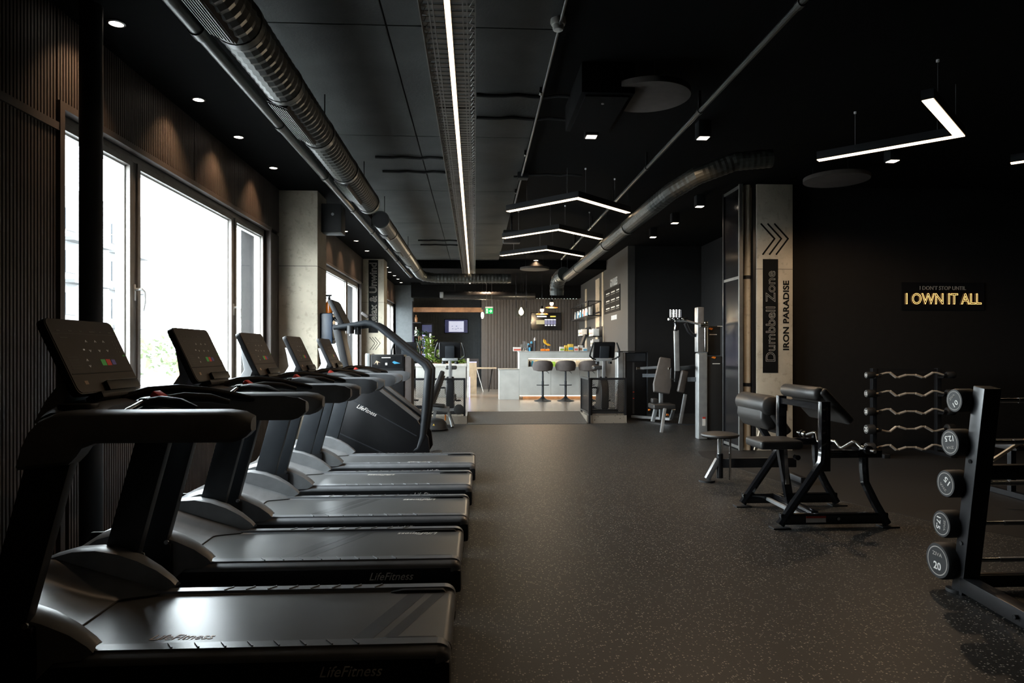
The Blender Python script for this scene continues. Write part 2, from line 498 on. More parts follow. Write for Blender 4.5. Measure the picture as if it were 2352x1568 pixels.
def window(n, y0, y1, mull, label):
    t = thing('window_%d' % n, label, 'window', (-2.74, (y0 + y1) / 2, WZ0), kind='structure')
    X0, X1 = -2.82, -2.71
    MB().box(X0, X1, y0 - 0.02, y1 + 0.02, WZ1 - 0.05, WZ1 + 0.01).build('frame_head', 'frame_alu', t, bevel=0.004)
    MB().box(X0, X1 + 0.05, y0 - 0.02, y1 + 0.02, WZ0 - 0.01, WZ0 + 0.05).build('window_sill', 'frame_alu', t, bevel=0.004)
    for y in (y0 + 0.01, y1 - 0.01):
        MB().box(X0, X1, y - 0.03, y + 0.03, WZ0 + 0.05, WZ1 - 0.05).build('frame_jamb', 'frame_alu', t, bevel=0.004)
    for y in mull:
        MB().box(X0, X1, y - 0.04, y + 0.04, WZ0 + 0.05, WZ1 - 0.05).build('frame_mullion', 'frame_alu', t, bevel=0.004)
    ys = [y0 + 0.04] + list(mull) + [y1 - 0.04]
    for i in range(len(ys) - 1):
        a = ys[i] + (0.0 if i == 0 else 0.04); c = ys[i + 1] - (0.0 if i == len(ys) - 2 else 0.04)
        z0, z1 = WZ0 + 0.05, WZ1 - 0.05
        w = 0.045
        sb = MB()
        sb.box(X0 + 0.01, X1 + 0.012, a, a + w, z0, z1); sb.box(X0 + 0.01, X1 + 0.012, c - w, c, z0, z1)
        sb.box(X0 + 0.01, X1 + 0.012, a + w, c - w, z0, z0 + w); sb.box(X0 + 0.01, X1 + 0.012, a + w, c - w, z1 - w, z1)
        sb.build('sash', 'frame_alu', t)
        g = MB(); k = 0.012; a2, c2, z2, z3 = a + w, c - w, z0 + w, z1 - w
        g.box(-2.785, -2.735, a2, a2 + k, z2, z3); g.box(-2.785, -2.735, c2 - k, c2, z2, z3)
        g.box(-2.785, -2.735, a2 + k, c2 - k, z2, z2 + k); g.box(-2.785, -2.735, a2 + k, c2 - k, z3 - k, z3)
        g.build('gasket', 'white_metal', t)
        MB().box(-2.766, -2.760, a2, c2, z2, z3).build('pane', 'glass', t)
    for y in mull[:2]:
        hb = MB().box(X1, X1 + 0.012, y - 0.014, y + 0.014, 1.80, 1.93)
        ho = hb.build('handle_plate', 'white_metal', t, bevel=0.004)
        MB().tube([(X1 + 0.012, y, 1.89), (X1 + 0.06, y, 1.89), (X1 + 0.075, y + 0.015, 1.87), (X1 + 0.078, y + 0.02, 1.80), (X1 + 0.066, y + 0.02, 1.72)], [0.012, 0.012, 0.010, 0.008, 0.006], 8).build('handle_lever', 'white_metal', ho)
    for y in (y0 + 0.04,):
        MB().cyl((X1 + 0.01, y, WZ1 - 0.2), (X1 + 0.01, y, WZ1 - 0.06), 0.012).build('hinge', 'frame_alu', t)
    return t
window(1, *WINS[0], 'wide three-pane window behind the treadmills, nearest the camera')
window(2, *WINS[1], 'window between the two concrete columns, behind the stair climber')
window(3, *WINS[2], 'far window past the relax and unwind column')

# ---- concrete columns
def column(x0, x1, y0, z1, label):
    b = MB().box(x0, x1, y0, y0 + 0.55, 0, z1)
    o = b.build('column', 'concrete', None, bevel=0.012)
    tag(o, label, 'column', kind='structure')
    for z in (2.55,):
        MB().box(x0 - 0.002, x1 + 0.002, y0 - 0.002, y0 + 0.552, z, z + 0.006).build('casting_joint', 'disc_grey', o)
    return o
col_a = column(-2.69, -2.14, 9.40, ZS, 'pale concrete column standing behind the last treadmill screens')
col_b = column(-2.69, -2.16, 16.30, ZS, 'concrete column carrying the relax and unwind banner')
col_c = column(3.95, 4.47, 9.40, ZC, 'warm-lit concrete column carrying the dumbbell zone banner')

# ---- other walls
struct(MB().box(-3.0, 9.7, -3.4, -3.2, 0, ZC), 'wall_front', 'wall_black', 'black wall behind the camera', 'wall')
struct(MB().box(9.5, 9.7, -3.2, 9.75, 0, ZC), 'wall_right', 'wall_black', 'black wall far right of the weights area', 'wall')
struct(MB().box(4.47, 9.5, 9.55, 9.75, 0, ZC), 'wall_sign', 'wall_black', 'black wall behind the curl bars carrying the neon sign', 'wall')
struct(MB().box(5.07, 5.27, 9.75, 15.3, 0, ZC), 'wall_alcove_side', 'wall_black', 'black side wall of the machine alcove', 'wall')
struct(MB().box(3.56, 5.07, 15.1, 15.3, 0, ZC), 'wall_alcove_back', 'wall_black', 'black wall behind the seated machines', 'wall')
struct(MB().box(3.40, 3.56, 15.09, 22.3, 0, ZC), 'wall_rules', 'wall_umber', 'brown-grey wall carrying the gym rules board', 'wall')
wall_bar = struct(MB().box(0.29, 3.56, 22.3, 22.5, PZ, 3.12), 'wall_bar', 'slat_brown', 'ribbed brown wall behind the bar', 'wall')
b = MB()
for i in range(31):
    x = 0.32 + i * 0.1
    b.box(x, x + 0.082, 22.275, 22.3, PZ, 3.12)
o = b.build('rib_cladding', 'slat_brown', wall_bar); o['kind'] = 'stuff'
struct(MB().box(0.20, 0.29, 22.3, 26.0, PZ, ZC), 'wall_lounge_side', 'slat_brown', 'brown side wall of the lounge niche', 'wall')
struct(MB().box(-2.05, 3.56, 21.9, 22.28, 3.12, ZC), 'trim_1', 'ceiling_dark', 'black bulkhead above the bar wall', 'bulkhead')
wall_lounge = struct(MB().box(-2.7, 0.29, 26.0, 26.2, PZ, ZC), 'wall_lounge', 'slat_dark', 'dark ribbed wall at the back of the lounge', 'wall')
b = MB()
for i in range(28):
    x = -2.6 + i * 0.1
    b.box(x, x + 0.08, 25.975, 26.0, PZ, 1.32); b.box(x, x + 0.08, 25.975, 26.0, 1.36, 3.3)
o = b.build('rib_cladding', 'slat_dark', wall_lounge); o['kind'] = 'stuff'
struct(MB().box(-2.69, -2.05, 22.72, 23.0, PZ, ZC), 'wall_lounge_stub', 'slat_dark', 'dark wall end beside the far window', 'wall')
struct(MB().box(-2.05, 0.28, 22.31, 22.45, 2.67, 2.82), 'trim_2', 'wood', 'wooden beam spanning the lounge opening', 'beam')

# ---- ceiling
ceil = struct(MB().box(-3.0, 9.7, -3.4, 27.2, ZC, ZC + 0.2), 'ceiling', 'ceiling_dark', 'dark ceiling', 'ceiling')  # near-black throughout; grey panels cover only the left part
struct(MB().box(-3.0, -1.72, -3.2, 27.0, ZS, ZC), 'ceiling_soffit', 'ceiling_dark', 'black soffit above the window wall', 'ceiling')
struct(MB().box(-1.72, 3.4, 17.6, 21.9, 3.52, ZC), 'ceiling_reception', 'ceiling_dark', 'black lowered ceiling over reception', 'ceiling')
pans = {}
for x0, x1 in ((-1.715, -0.645), (-0.635, 0.595)):
    for k in range(8):
        y0 = -2.65 + k * 2.53
        if x0 not in pans:
            pans[x0] = MB().box(x0, x1, y0 + 0.006, y0 + 2.524, ZC - 0.014, ZC).build('ceiling_panel', 'ceiling_slab', ceil, bevel=0.003, seg=1)
        else:
            share(pans[x0], (0, k * 2.53, 0), ceil)

# ---- street outside the windows
struct(MB().box(-90, -3.3, -40, 120, -1.2, -1.0), 'floor_street', 'street', 'pale street outside the windows', 'street')
t = thing('apartment_building', 'washed-out apartment block seen through the near window', 'building', (-35, 54, -1))
MB().box(-42, -30, 44, 64, -1, 13.5).build('wall', 'facade', t)
wfirst = None
for fl in range(4):
    for k in range(6):
        y, z = 45.2 + k * 3.2, 1.0 + fl * 3.1
        if wfirst is None:
            wfirst = MB().box(-30.05, -29.9, 45.2, 46.6, 1.0, 2.6).build('window', 'facade_window', t)
            bfirst = MB().box(-30.0, -29.1, 44.9, 46.9, 0.2, 0.45).build('balcony', 'facade', t)
        else:
            share(wfirst, (0, k * 3.2, fl * 3.1), t); share(bfirst, (0, k * 3.2, fl * 3.1), t)
def street_tree(loc, r, label):
    t = thing('street_tree', label, 'tree', loc, group='street trees outside')
    l = Vector(loc)
    MB().cyl(l, l + Vector((0, 0, 2.0)), 0.14, 0.1, 8).build('trunk', 'wood', t)
    b = MB()
    for i in range(260):
        a, e, q = random.uniform(0, 6.283), random.uniform(-1, 1), random.uniform(0.55, 1.0)
        c = l + Vector((math.cos(a) * math.sqrt(1 - e * e) * r * q, math.sin(a) * math.sqrt(1 - e * e) * r * q, 2.2 + e * r * 0.8 * q))
        R = Matrix.Rotation(random.uniform(0, 6.28), 3, 'X') @ Matrix.Rotation(random.uniform(0, 6.28), 3, 'Z')
        b.add([c + R @ Vector(p) for p in ((-0.2, 0, 0), (0, -0.1, 0.02), (0.2, 0, 0), (0, 0.1, 0.02))], [(0, 1, 2, 3)])
    o = b.build('crown', 'tree_green', t); o['kind'] = 'stuff'
street_tree((-14, 27, -1.0), 1.5, 'pale street tree low behind the middle window pane')
street_tree((-17, 40, -1.0), 1.7, 'pale street tree behind the right window pane')

# ================================================================== TREADMILLS
def sstep(a, b_, x):
    t = max(0.0, min(1.0, (x - a) / (b_ - a)))
    return t * t * (3 - 2 * t)
def interp(tab, x):
    for (x0, y0), (x1, y1) in zip(tab, tab[1:]):
        if x <= x1:
            return y0 + (y1 - y0) * (x - x0) / (x1 - x0)
    return tab[-1][1]

def make_treadmill():
    t = thing('treadmill', 'x', 'treadmill', (-1.1, 0, 0), group='treadmills facing the windows')
    # deck frame: two long side members, hollow between
    for s in (-1, 1):
        prof = [(0.27, 0.10), (0.395, 0.03), (0.402, 0.06), (0.402, 0.180), (0.399, 0.193), (0.388, 0.203), (0.360, 0.213), (0.357, 0.221), (0.302, 0.222), (0.300, 0.209), (0.292, 0.206), (0.27, 0.18)]
        sb = MB().prism([(y * s, z) for y, z in prof], 'x', -1.95, -0.155)
        # rounded rear end
        rows = []
        for k in range(7):
            q = k / 6 * math.pi / 2
            rows.append([(-0.155 + 0.055 * math.sin(q), (0.335 + (y - 0.335) * (0.35 + 0.65 * math.cos(q))) * s, 0.12 + (z - 0.12) * (0.55 + 0.45 * math.cos(q))) for y, z in prof + prof[:1]])
        sb.grid(rows)
        n0 = len(sb.v) - len(prof) - 1
        sb.f.append(tuple(range(n0, n0 + len(prof))))
        side = sb.build('side_rail', 'rail_satin', t, smooth=40)
        skirt = MB().prism([(0.403 * s, 0.035), (0.406 * s, 0.05), (0.406 * s, 0.165), (0.403 * s, 0.178)], 'x', -1.93, -0.16).build('side_skirt', 'plastic_black', t)
        first = None
        for k in range(8):
            x = -1.22 + k * 0.105
            if first is None:
                first = MB().beam((x - 0.016, 0.308 * s, 0.223), (x + 0.016, 0.352 * s, 0.223), 0.006, 0.006).build('grip_ridge', 'plastic_satin', side)
            else:
                share(first, (k * 0.105, 0, 0), side)
        # rear cap with adjuster
        cap = MB().cbox((-0.150, 0.36 * s, 0.10), (0.10, 0.09, 0.13)).build('end_cap', 'plastic_black', t, bevel=0.02)
        g = MB().prism([(-0.42, 0.209), (-0.36, 0.218), (-0.16, 0.218), (-0.13, 0.19), (-0.13, 0.15), (-0.40, 0.15)], 'y', 0.272 * s, 0.305 * s)
        g.build('roller_guard', 'plastic_black', t, bevel=0.006)
        MB().cyl((-1.85, 0.33 * s, 0.0), (-1.85, 0.33 * s, 0.05), 0.03).build('levelling_foot', 'rubber_black', t)
        MB().cyl((-0.30, 0.33 * s, 0.0), (-0.30, 0.33 * s, 0.06), 0.03).build('levelling_foot', 'rubber_black', t)
    # belt loop
    poly = [(-1.82, 0.130), (-1.82, 0.204)]
    for k in range(9):
        q = math.pi / 2 - k / 8 * math.pi
        poly.append((-0.135 + 0.037 * math.cos(q), 0.167 + 0.037 * math.sin(q)))
    MB().prism(poly, 'y', -0.287, 0.287).build('running_belt', 'belt', t, smooth=50)
    MB().box(-1.8, -0.3, -0.27, 0.27, 0.06, 0.125).build('deck', 'plastic_black', t)
    # motor hood, one sculpted shell
    ys = [-0.34, -0.325, -0.31, -0.295, -0.28, -0.26, -0.235, -0.2, -0.15, -0.08, 0.0]
    ys = ys + [-y for y in reversed(ys[:-1])]
    rows = []
    N = 16
    for i in range(N + 1):
        v = i / N
        row = []
        for y in ys:
            a = abs(y)
            xe = -1.71 + 0.17 * sstep(0.225, 0.31, a)
            x = -2.16 + (xe + 2.16) * v
            zc = 0.209 + 0.150 * (1 - v) ** 1.3
            lift = 0.075 * sstep(0.20, 0.33, a) * (1 - v) ** 0.5 * min(1, 0.4 + 3 * v)
            row.append((x, y, zc + lift))
        rows.append(row)
    hb = MB().grid(rows)
    hb.grid([[(-2.16, y, rows[0][j][2]) for j, y in enumerate(ys)], [(-2.19, y * 0.97, rows[0][j][2] - 0.05) for j, y in enumerate(ys)], [(-2.17, y * 0.95, 0.04) for j, y in enumerate(ys)]])
    hood = hb.build('motor_hood', 'plastic_satin', t, smooth=50)
    edge = [(-1.705 + 0.17 * sstep(0.225, 0.31, abs(y)), y, 0.208) for y in [k * 0.02 - 0.30 for k in range(31)]]
    MB().tube(edge, 0.004, 6).build('hood_gap', 'gasket', hood)
    for s in (-1, 1):
        wp = [(-2.17, 0.05), (-2.18, 0.33), (-2.08, 0.395), (-1.97, 0.425), (-1.86, 0.430), (-1.76, 0.412), (-1.66, 0.375), (-1.57, 0.325), (-1.505, 0.275), (-1.482, 0.250), (-1.53, 0.222), (-1.62, 0.20), (-1.70, 0.12), (-1.72, 0.05)]
        wb = MB()
        n = len(wp)
        def yo(x): return 0.432 - 0.035 * sstep(-1.75, -1.48, x)
        def yi(x): return 0.315 + 0.015 * sstep(-1.75, -1.48, x)
        wb.add([(x, yi(x) * s, z - 0.008) for x, z in wp] + [(x, (yi(x) + 0.02) * s, z) for x, z in wp] + [(x, (yo(x) - 0.025) * s, z - 0.002) for x, z in wp] + [(x, yo(x) * s, z - 0.022 if z > 0.2 else z) for x, z in wp],
               [tuple(range(n)), tuple(range(4 * n - 1, 3 * n - 1, -1))] + [(r * n + i, r * n + (i + 1) % n, (r + 1) * n + (i + 1) % n, (r + 1) * n + i) for r in range(3) for i in range(n)])
        wb.build('hood_wing', 'plastic_satin', t, smooth=38)
    # uprights
    for s in (-1, 1):
        p0, p1 = Vector((-1.80, 0.425 * s, 0.30)), Vector((-1.588, 0.425 * s, 1.09))
        MB().beam(p0, p1, 0.055, 0.16, up=(1, 0, 0)).build('upright', 'upright_grey', t, bevel=0.006)
        MB().cbox((-1.80, 0.428 * s, 0.24), (0.24, 0.05, 0.22)).build('upright_bracket', 'plastic_black', t, bevel=0.01)
        MB().cyl((-1.70, 0.45 * s, 0.36), (-1.70, 0.458 * s, 0.36), 0.012).build('bolt', 'chrome', t)
        # handrail with a crowned top, swept along its length
        top = [(-1.725, 0.99), (-1.71, 1.05), (-1.685, 1.105), (-1.65, 1.145), (-1.60, 1.166), (-1.54, 1.172), (-0.96, 1.172), (-0.90, 1.164), (-0.862, 1.146)]
        bot = [(-1.725, 0.95), (-1.53, 0.97), (-1.49, 1.03), (-1.44, 1.050), (-0.93, 1.050), (-0.89, 1.062), (-0.862, 1.092)]
        rows = []
        for x in (-1.725, -1.718, -1.71, -1.698, -1.685, -1.668, -1.65, -1.625, -1.60, -1.57, -1.54, -1.51, -1.49, -1.465, -1.44, -1.3, -1.0, -0.96, -0.93, -0.90, -0.88, -0.862):
            zt_, zb_ = interp(top, x), interp(bot, x)
            k = 0.012 * sstep(-0.93, -0.86, x)
            cs = [(0.383 + k, zb_), (0.380 + k, zb_ + 0.02), (0.380 + k, zt_ - 0.012), (0.381 + k, zt_), (0.430, zt_ - 0.0042), (0.452 - k, zt_ - 0.009), (0.463 - k, zt_ - 0.016), (0.469 - k, zt_ - 0.029), (0.470 - k, zb_ + 0.014), (0.460 - k, zb_)]
            rows.append([(x, y * s, z) for y, z in cs + cs[:1]])
        rb = MB().grid(rows)
        m_ = 11
        rb.f.append(tuple(range(m_ - 1))); rb.f.append(tuple((len(rows) - 1) * m_ + i for i in range(m_ - 1)))
        rb.build('handrail', 'handrail_satin', t, smooth=32)
    # dash between the rails
    rows = []
    for k in range(13):
        y = -0.384 + 0.064 * k
        h = 1.160 + 0.028 * math.cos(y / 0.384 * math.pi / 2)
        xr = -1.46 - 0.09 * math.cos(y / 0.384 * math.pi / 2)
        xf = -1.70 - 0.10 * math.cos(y / 0.384 * math.pi / 2)
        rows.append([(xf, y, h - 0.09), (xf + 0.012, y, h - 0.02), (xf + 0.05, y, h), (xr - 0.03, y, h), (xr, y, h - 0.015), (xr - 0.01, y, h - 0.06), (-1.6, y, h - 0.10), (xf, y, h - 0.09)])
    MB().grid(rows).build('dashboard', 'handrail_satin', t, smooth=40)
    for s in (-1, 1):
        cu = MB().lathe([(0.045, 1.110), (0.058, 1.184), (0.070, 1.190), (0.074, 1.184), (0.068, 1.15), (0.05, 1.105)], (-1.60, 0.285 * s, 0), 24)
        cu.build('cup_holder', 'plastic_black', t, smooth=60)
        MB().lathe([(0.060, 1.183), (0.056, 1.186)], (-1.60, 0.285 * s, 0), 24).build('cup_well', 'gasket', t)
    # swept rim that runs from the dash over to the far rail
    for s in (1,):
        pts = [(-1.60, 0.05 * s, 1.185), (-1.52, 0.13 * s, 1.212), (-1.42, 0.22 * s, 1.216), (-1.32, 0.30 * s, 1.200), (-1.20, 0.37 * s, 1.172), (-1.10, 0.40 * s, 1.15)]
        MB().tube(pts, [0.02, 0.024, 0.026, 0.026, 0.022, 0.015], 10).build('dash_rim', 'plastic_black', t, smooth=60)
    # front grip bar with stop button
    MB().tube([(-1.42, -0.385, 1.120), (-1.43, -0.25, 1.150), (-1.45, -0.08, 1.172), (-1.45, 0.08, 1.172), (-1.43, 0.25, 1.150), (-1.42, 0.385, 1.120)], 0.016, 12).build('sensor_bar', 'chrome', t, smooth=60)
    MB().cbox((-1.44, 0, 1.170), (0.075, 0.13, 0.055)).build('stop_housing', 'plastic_black', t, bevel=0.018)
    MB().cbox((-1.408, -0.01, 1.200), (0.045, 0.07, 0.03), Matrix.Rotation(0.6, 3, 'Y')).build('stop_button', 'stop_red', t, bevel=0.006)
    for s in (-1, 1):
        MB().tube([(-1.42, 0.07 * s, 1.175), (-1.35, 0.12 * s, 1.185), (-1.25, 0.16 * s, 1.178), (-1.17, 0.19 * s, 1.155)], [0.022, 0.024, 0.022, 0.014], 10).build('hand_grip', 'rubber_black', t, smooth=60)
    # console
    A = Vector((-1.76, 0, 1.537)); B_ = Vector((-1.612, 0, 1.222))
    dn = (B_ - A).normalized(); yd = Vector((0, 1, 0)); nn = yd.cross(dn).normalized()
    if nn.x < 0: nn = -nn
    L = (B_ - A).length
    def cp(u, v, d=0.0):            # u across (0 near..1 far), v down
        return A + dn * (v * L) + yd * ((u - 0.5) * 0.52) + nn * d
    def quadbox(u0, u1, v0, v1, d0, d1):
        b = MB()
        b.add([cp(u0, v0, d0), cp(u1, v0, d0), cp(u1, v1, d0), cp(u0, v1, d0), cp(u0, v0, d1), cp(u1, v0, d1), cp(u1, v1, d1), cp(u0, v1, d1)],
              [(0, 3, 2, 1), (4, 5, 6, 7), (0, 1, 5, 4), (1, 2, 6, 5), (2, 3, 7, 6), (3, 0, 4, 7)])
        return b
    def rounded(u0, u1, v0, v1, ru, d0, d1):
        pts = []
        rv = ru * 0.52 / L
        for cu_, cv_, q0 in ((u1 - ru, v0 + rv, -90), (u1 - ru, v1 - rv, 0), (u0 + ru, v1 - rv, 90), (u0 + ru, v0 + rv, 180)):
            for k in range(6):
                q = math.radians(q0 + k * 18)
                pts.append((cu_ + ru * math.cos(q), cv_ + rv * math.sin(q)))
        b = MB(); n = len(pts)
        b.add([cp(u, v, d0) for u, v in pts] + [cp(u, v, d1) for u, v in pts], [tuple(range(n - 1, -1, -1)), tuple(range(n, 2 * n))] + [(i, (i + 1) % n, n + (i + 1) % n, n + i) for i in range(n)])
        return b
    con = rounded(0, 1, 0, 1, 0.06, -0.034, 0.0).build('console', 'plastic_black', t, bevel=0.004)
    rounded(0.012, 0.988, 0.012, 0.985, 0.055, 0.0, 0.003).build('screen', 'screen_glass', con)
    quadbox(0.03, 0.97, 0.735, 0.747, 0.003, 0.0045).build('bezel_line', 'gasket', con)
    quadbox(0.03, 0.97, 0.20, 0.205, 0.003, 0.0035).build('screen_line', 'screen_line', con)
    def icon(u, v, w, h, m, nm='icon'):
        quadbox(u - w / 2, u + w / 2, v - h / 2, v + h / 2, 0.003, 0.004).build(nm, m, con)
    for u, w in ((0.12, 0.05), (0.28, 0.05), (0.43, 0.04), (0.6, 0.09), (0.73, 0.03), (0.89, 0.06)):
        icon(u, 0.165, w, 0.012, 'screen_line')
    def chev(u, v, s):
        b = MB()
        b.add([cp(u - 0.016, v + 0.015 * s, 0.0042), cp(u, v - 0.015 * s, 0.0042), cp(u + 0.016, v + 0.015 * s, 0.0042), cp(u + 0.010, v + 0.02 * s, 0.0042), cp(u, v - 0.003 * s, 0.0042), cp(u - 0.010, v + 0.02 * s, 0.0042)], [(0, 1, 4, 5), (1, 2, 3, 4)])
        b.build('arrow_icon', 'icon_white', con)
    for u in (0.44, 0.58, 0.71):
        chev(u, 0.30, 1); chev(u, 0.44, -1)
    chev(0.33, 0.56, 1); chev(0.33, 0.65, -1)
    icon(0.355, 0.42, 0.022, 0.02, 'icon_white')
    icon(0.15, 0.26, 0.10, 0.012, 'screen_line')
    for i in range(3):
        for j in range(4):
            icon(0.86 + i * 0.045, 0.30 + j * 0.05, 0.018, 0.018, 'screen_line', 'keypad_key')
    icon(0.945, 0.51, 0.035, 0.018, 'icon_green')
    icon(0.565, 0.60, 0.07, 0.085, 'icon_green', 'start_key')
    icon(0.645, 0.60, 0.07, 0.085, 'icon_red', 'stop_key')
    icon(0.725, 0.60, 0.06, 0.07, 'icon_violet', 'cool_down_key')
    for k in range(5):
        icon(0.14, 0.52 + k * 0.04, 0.14, 0.006, 'screen_line')
    icon(0.17, 0.86, 0.05, 0.05, 'logo_tan')
    tr = quadbox(0.40, 0.93, 0.865, 1.0, 0.003, 0.022).build('device_tray', 'plastic_black', con, bevel=0.008)
    quadbox(0.42, 0.90, 0.862, 0.868, 0.012, 0.021).build('tray_lip', 'plastic_satin', tr)
    quadbox(0.22, 0.80, 1.0, 1.10, -0.05, 0.03).build('console_hinge', 'plastic_black', con, bevel=0.015)
    # neck
    rows = []
    for x, z, w, th in ((-1.73, 1.10, 0.22, 0.10), (-1.71, 1.19, 0.19, 0.09), (-1.69, 1.26, 0.165, 0.07), (-1.73, 1.36, 0.155, 0.05), (-1.765, 1.43, 0.14, 0.035)):
        rows.append([(x, -w, z), (x, w, z), (x - th, w * 0.92, z), (x - th, -w * 0.92, z), (x, -w, z)])
    nb = MB().grid(rows)
    nb.build('console_neck', 'plastic_satin', t, bevel=0.01, smooth=40)
    text('LifeFitness', 'side_logo', 'logo_white', t, (-0.49, -0.408, 0.138), (1, 0, 0), (0, 0, 1), width=0.245, height=0.042, shear=0.35, depth=0.0015)
    return t

tm = make_treadmill()
TM_POS = [(0.0, 3.13), (0.02, 4.265), (0.05, 5.295), (0.07, 6.43), (0.10, 7.60)]
TM_LABEL = ['treadmill nearest the camera, its full running belt in view at lower left',
            'treadmill second from the camera, its screen against the middle window pane',
            'middle treadmill of the row, its screen beside the second window mullion',
            'treadmill fourth from the camera, its screen in front of the concrete column',
            'treadmill farthest from the camera, standing beside the stair climber']
tms = [tm] + [copy_tree(tm) for k in range(4)]
for o, (dx, y), lb in zip(tms, TM_POS, TM_LABEL):
    place(o, (-1.1 + dx, y, 0), lb)
    ORG[o.name] = Vector((-1.1 + dx, y, 0))
# belt print differs from belt to belt
def belt_logo(i, x, dy, flip, m):
    dx, y = TM_POS[i]
    s = -1 if flip else 1
    text('LifeFitness', 'belt_logo', m, tms[i], (x + dx, y + dy, 0.2055), (s, 0, 0), (0, s, 0), width=0.26, height=0.05, shear=0.35, depth=0.0004)
belt_logo(0, -1.22, -0.205, False, 'logo_tan')
belt_logo(1, -0.40, 0.235, True, 'logo_white')
belt_logo(2, -0.50, 0.23, True, 'logo_white')
belt_logo(3, -0.98, 0.22, True, 'logo_white')
belt_logo(4, -0.70, -0.20, True, 'logo_white')
def belt_band(i, x0, x1):
    dx, y = TM_POS[i]
    for k, (w, g) in enumerate(((0.085, 0.0), (0.055, 0.125))):
        a = x0 + dx + g; c = x1 + dx + g
        b = MB().prism([(a, y - 0.286), (a + w, y - 0.286), (c + w, y + 0.286), (c, y + 0.286)], 'z', 0.2042, 0.2046)
        b.build('belt_splice', 'belt_band', tms[i])
belt_band(0, -0.52, -0.32)
belt_band(1, -1.18, -0.86)
belt_band(2, -1.30, -0.98)

# ================================================================== COLUMN GRAPHICS
def stroke(pts, w, Y, name, m, parent):
    b = MB()
    for p, q in zip(pts, pts[1:]):
        b.beam(p, q, 0.003, w, up=(0, -1, 0) if False else (1, 0, 0.3))
    return b.build(name, m, parent)
def flat_bar(pts, w, Y, name, m, parent, th=0.003):
    """poly-line of flat strokes lying on a face at depth Y"""
    b = MB()
    for p, q in zip(pts, pts[1:]):
        d = Vector((q.x - p.x, 0, q.z - p.z)).normalized(); n = Vector((-d.z, 0, d.x)) * (w / 2)
        e = d * (w * 0.3)
        vs = [p - e + n, q + e + n, q + e - n, p - e - n]
        b.add([Vector((v.x, Y - th, v.z)) for v in vs] + [Vector((v.x, Y, v.z)) for v in vs], [(0, 1, 2, 3), (7, 6, 5, 4), (0, 4, 5, 1), (1, 5, 6, 2), (2, 6, 7, 3), (3, 7, 4, 0)])
    return b.build(name, m, parent)
Yc = 9.40
for k in range(3):
    dx = k * 15.5
    flat_bar([W(1748 + dx, 514, Y=Yc), W(1779 + dx, 548, Y=Yc), W(1752 + dx, 584, Y=Yc)], 0.022, Yc, 'painted_chevron', 'black_print', col_c)
p0, p1 = W(1752, 856, Y=Yc), W(1787, 595, Y=Yc)
ban = MB().box(p0.x, p1.x, Yc - 0.004, Yc, p0.z, p1.z).build('banner', 'black_print', col_c)
text('Dumbbell Zone', 'banner_lettering', 'outline_print', ban, W(1770, 726, Y=Yc - 0.006), (0, 0, 1), (-1, 0, 0), width=1.27, height=0.135, outline=0.008)
text('IRON PARADISE', 'painted_lettering', 'black_print', col_c, W(1805.5, 724, Y=Yc - 0.002), (0, 0, 1), (-1, 0, 0), width=0.98, height=0.088, bold=0.03)
p0, p1 = W(1772, 943, Y=Yc), W(1808, 926, Y=Yc)
pl = MB().box(p0.x, p1.x, Yc - 0.006, Yc, p0.z, p1.z).build('plaque', 'black_print', col_c)
for z in (0.65, 0.35):
    zz = p0.z + (p1.z - p0.z) * z
    MB().box(p0.x + 0.03, p1.x - 0.03, Yc - 0.008, Yc - 0.006, zz - 0.008, zz + 0.008).build('plaque_text_line', 'grey_print', pl)
Yc = 16.30
p0, p1 = W(846.5, 764, Y=Yc), W(868.5, 597, Y=Yc)
ban = MB().box(p0.x, p1.x, Yc - 0.004, Yc, p0.z, p1.z).build('banner', 'black_print', col_b)
text('Relax & Unwind', 'banner_lettering', 'outline_print', ban, W(857, 676, Y=Yc - 0.006), (0, 0, 1), (-1, 0, 0), width=1.50, height=0.17, outline=0.010)
for k in range(3):
    dx = k * 6.2
    flat_bar([W(849 + dx, 774, Y=Yc), W(861 + dx, 788, Y=Yc), W(850 + dx, 803, Y=Yc)], 0.012, Yc, 'painted_chevron', 'black_print', col_b)
# small plaque on side of the near column
pl = MB().box(-2.14, -2.132, 9.50, 9.72, 1.22, 1.38).build('plaque', 'black_print', col_a)
for z in (1.34, 1.30, 1.26):
    MB().box(-2.133, -2.130, 9.53, 9.69, z - 0.008, z + 0.008).build('plaque_text_line', 'grey_print', pl)

# glazed partition and sleeve beside the right column
t = thing('glazed_partition', 'tall black-framed glass partition beside the dumbbell zone column', 'partition', (3.73, 9.75, 0))
for y in (9.43, 10.05):
    MB().box(3.705, 3.755, y - 0.02, y + 0.02, 0, ZC).build('frame_post', 'tray_metal' if y < 9.6 else 'black_metal', t)
for z in (0.02, 2.42, ZC - 0.05):
    MB().box(3.71, 3.75, 9.45, 10.03, z, z + 0.04).build('frame_rail', 'tray_metal', t)
for z0, z1 in ((0.06, 2.42), (2.46, ZC - 0.05)):
    MB().box(3.722, 3.736, 9.45, 10.03, z0, z1).build('pane', 'tv_black', t)
t = thing('pipe_sleeve', 'pale perforated pipe sleeve between partition and column', 'pipe', (3.85, 9.5, 0))
MB().cyl((3.85, 9.5, 0), (3.85, 9.5, ZC), 0.05, n=20).build('sleeve', 'concrete', t)
for z in (0.9, 2.42):
    MB().cyl((3.85, 9.5, z), (3.85, 9.5, z + 0.05), 0.056, n=20).build('clamp', 'black_metal', t)
MB().box(3.905, 3.945, 9.42, 9.48, 0, ZC).build('cover_strip', 'black_metal', t)

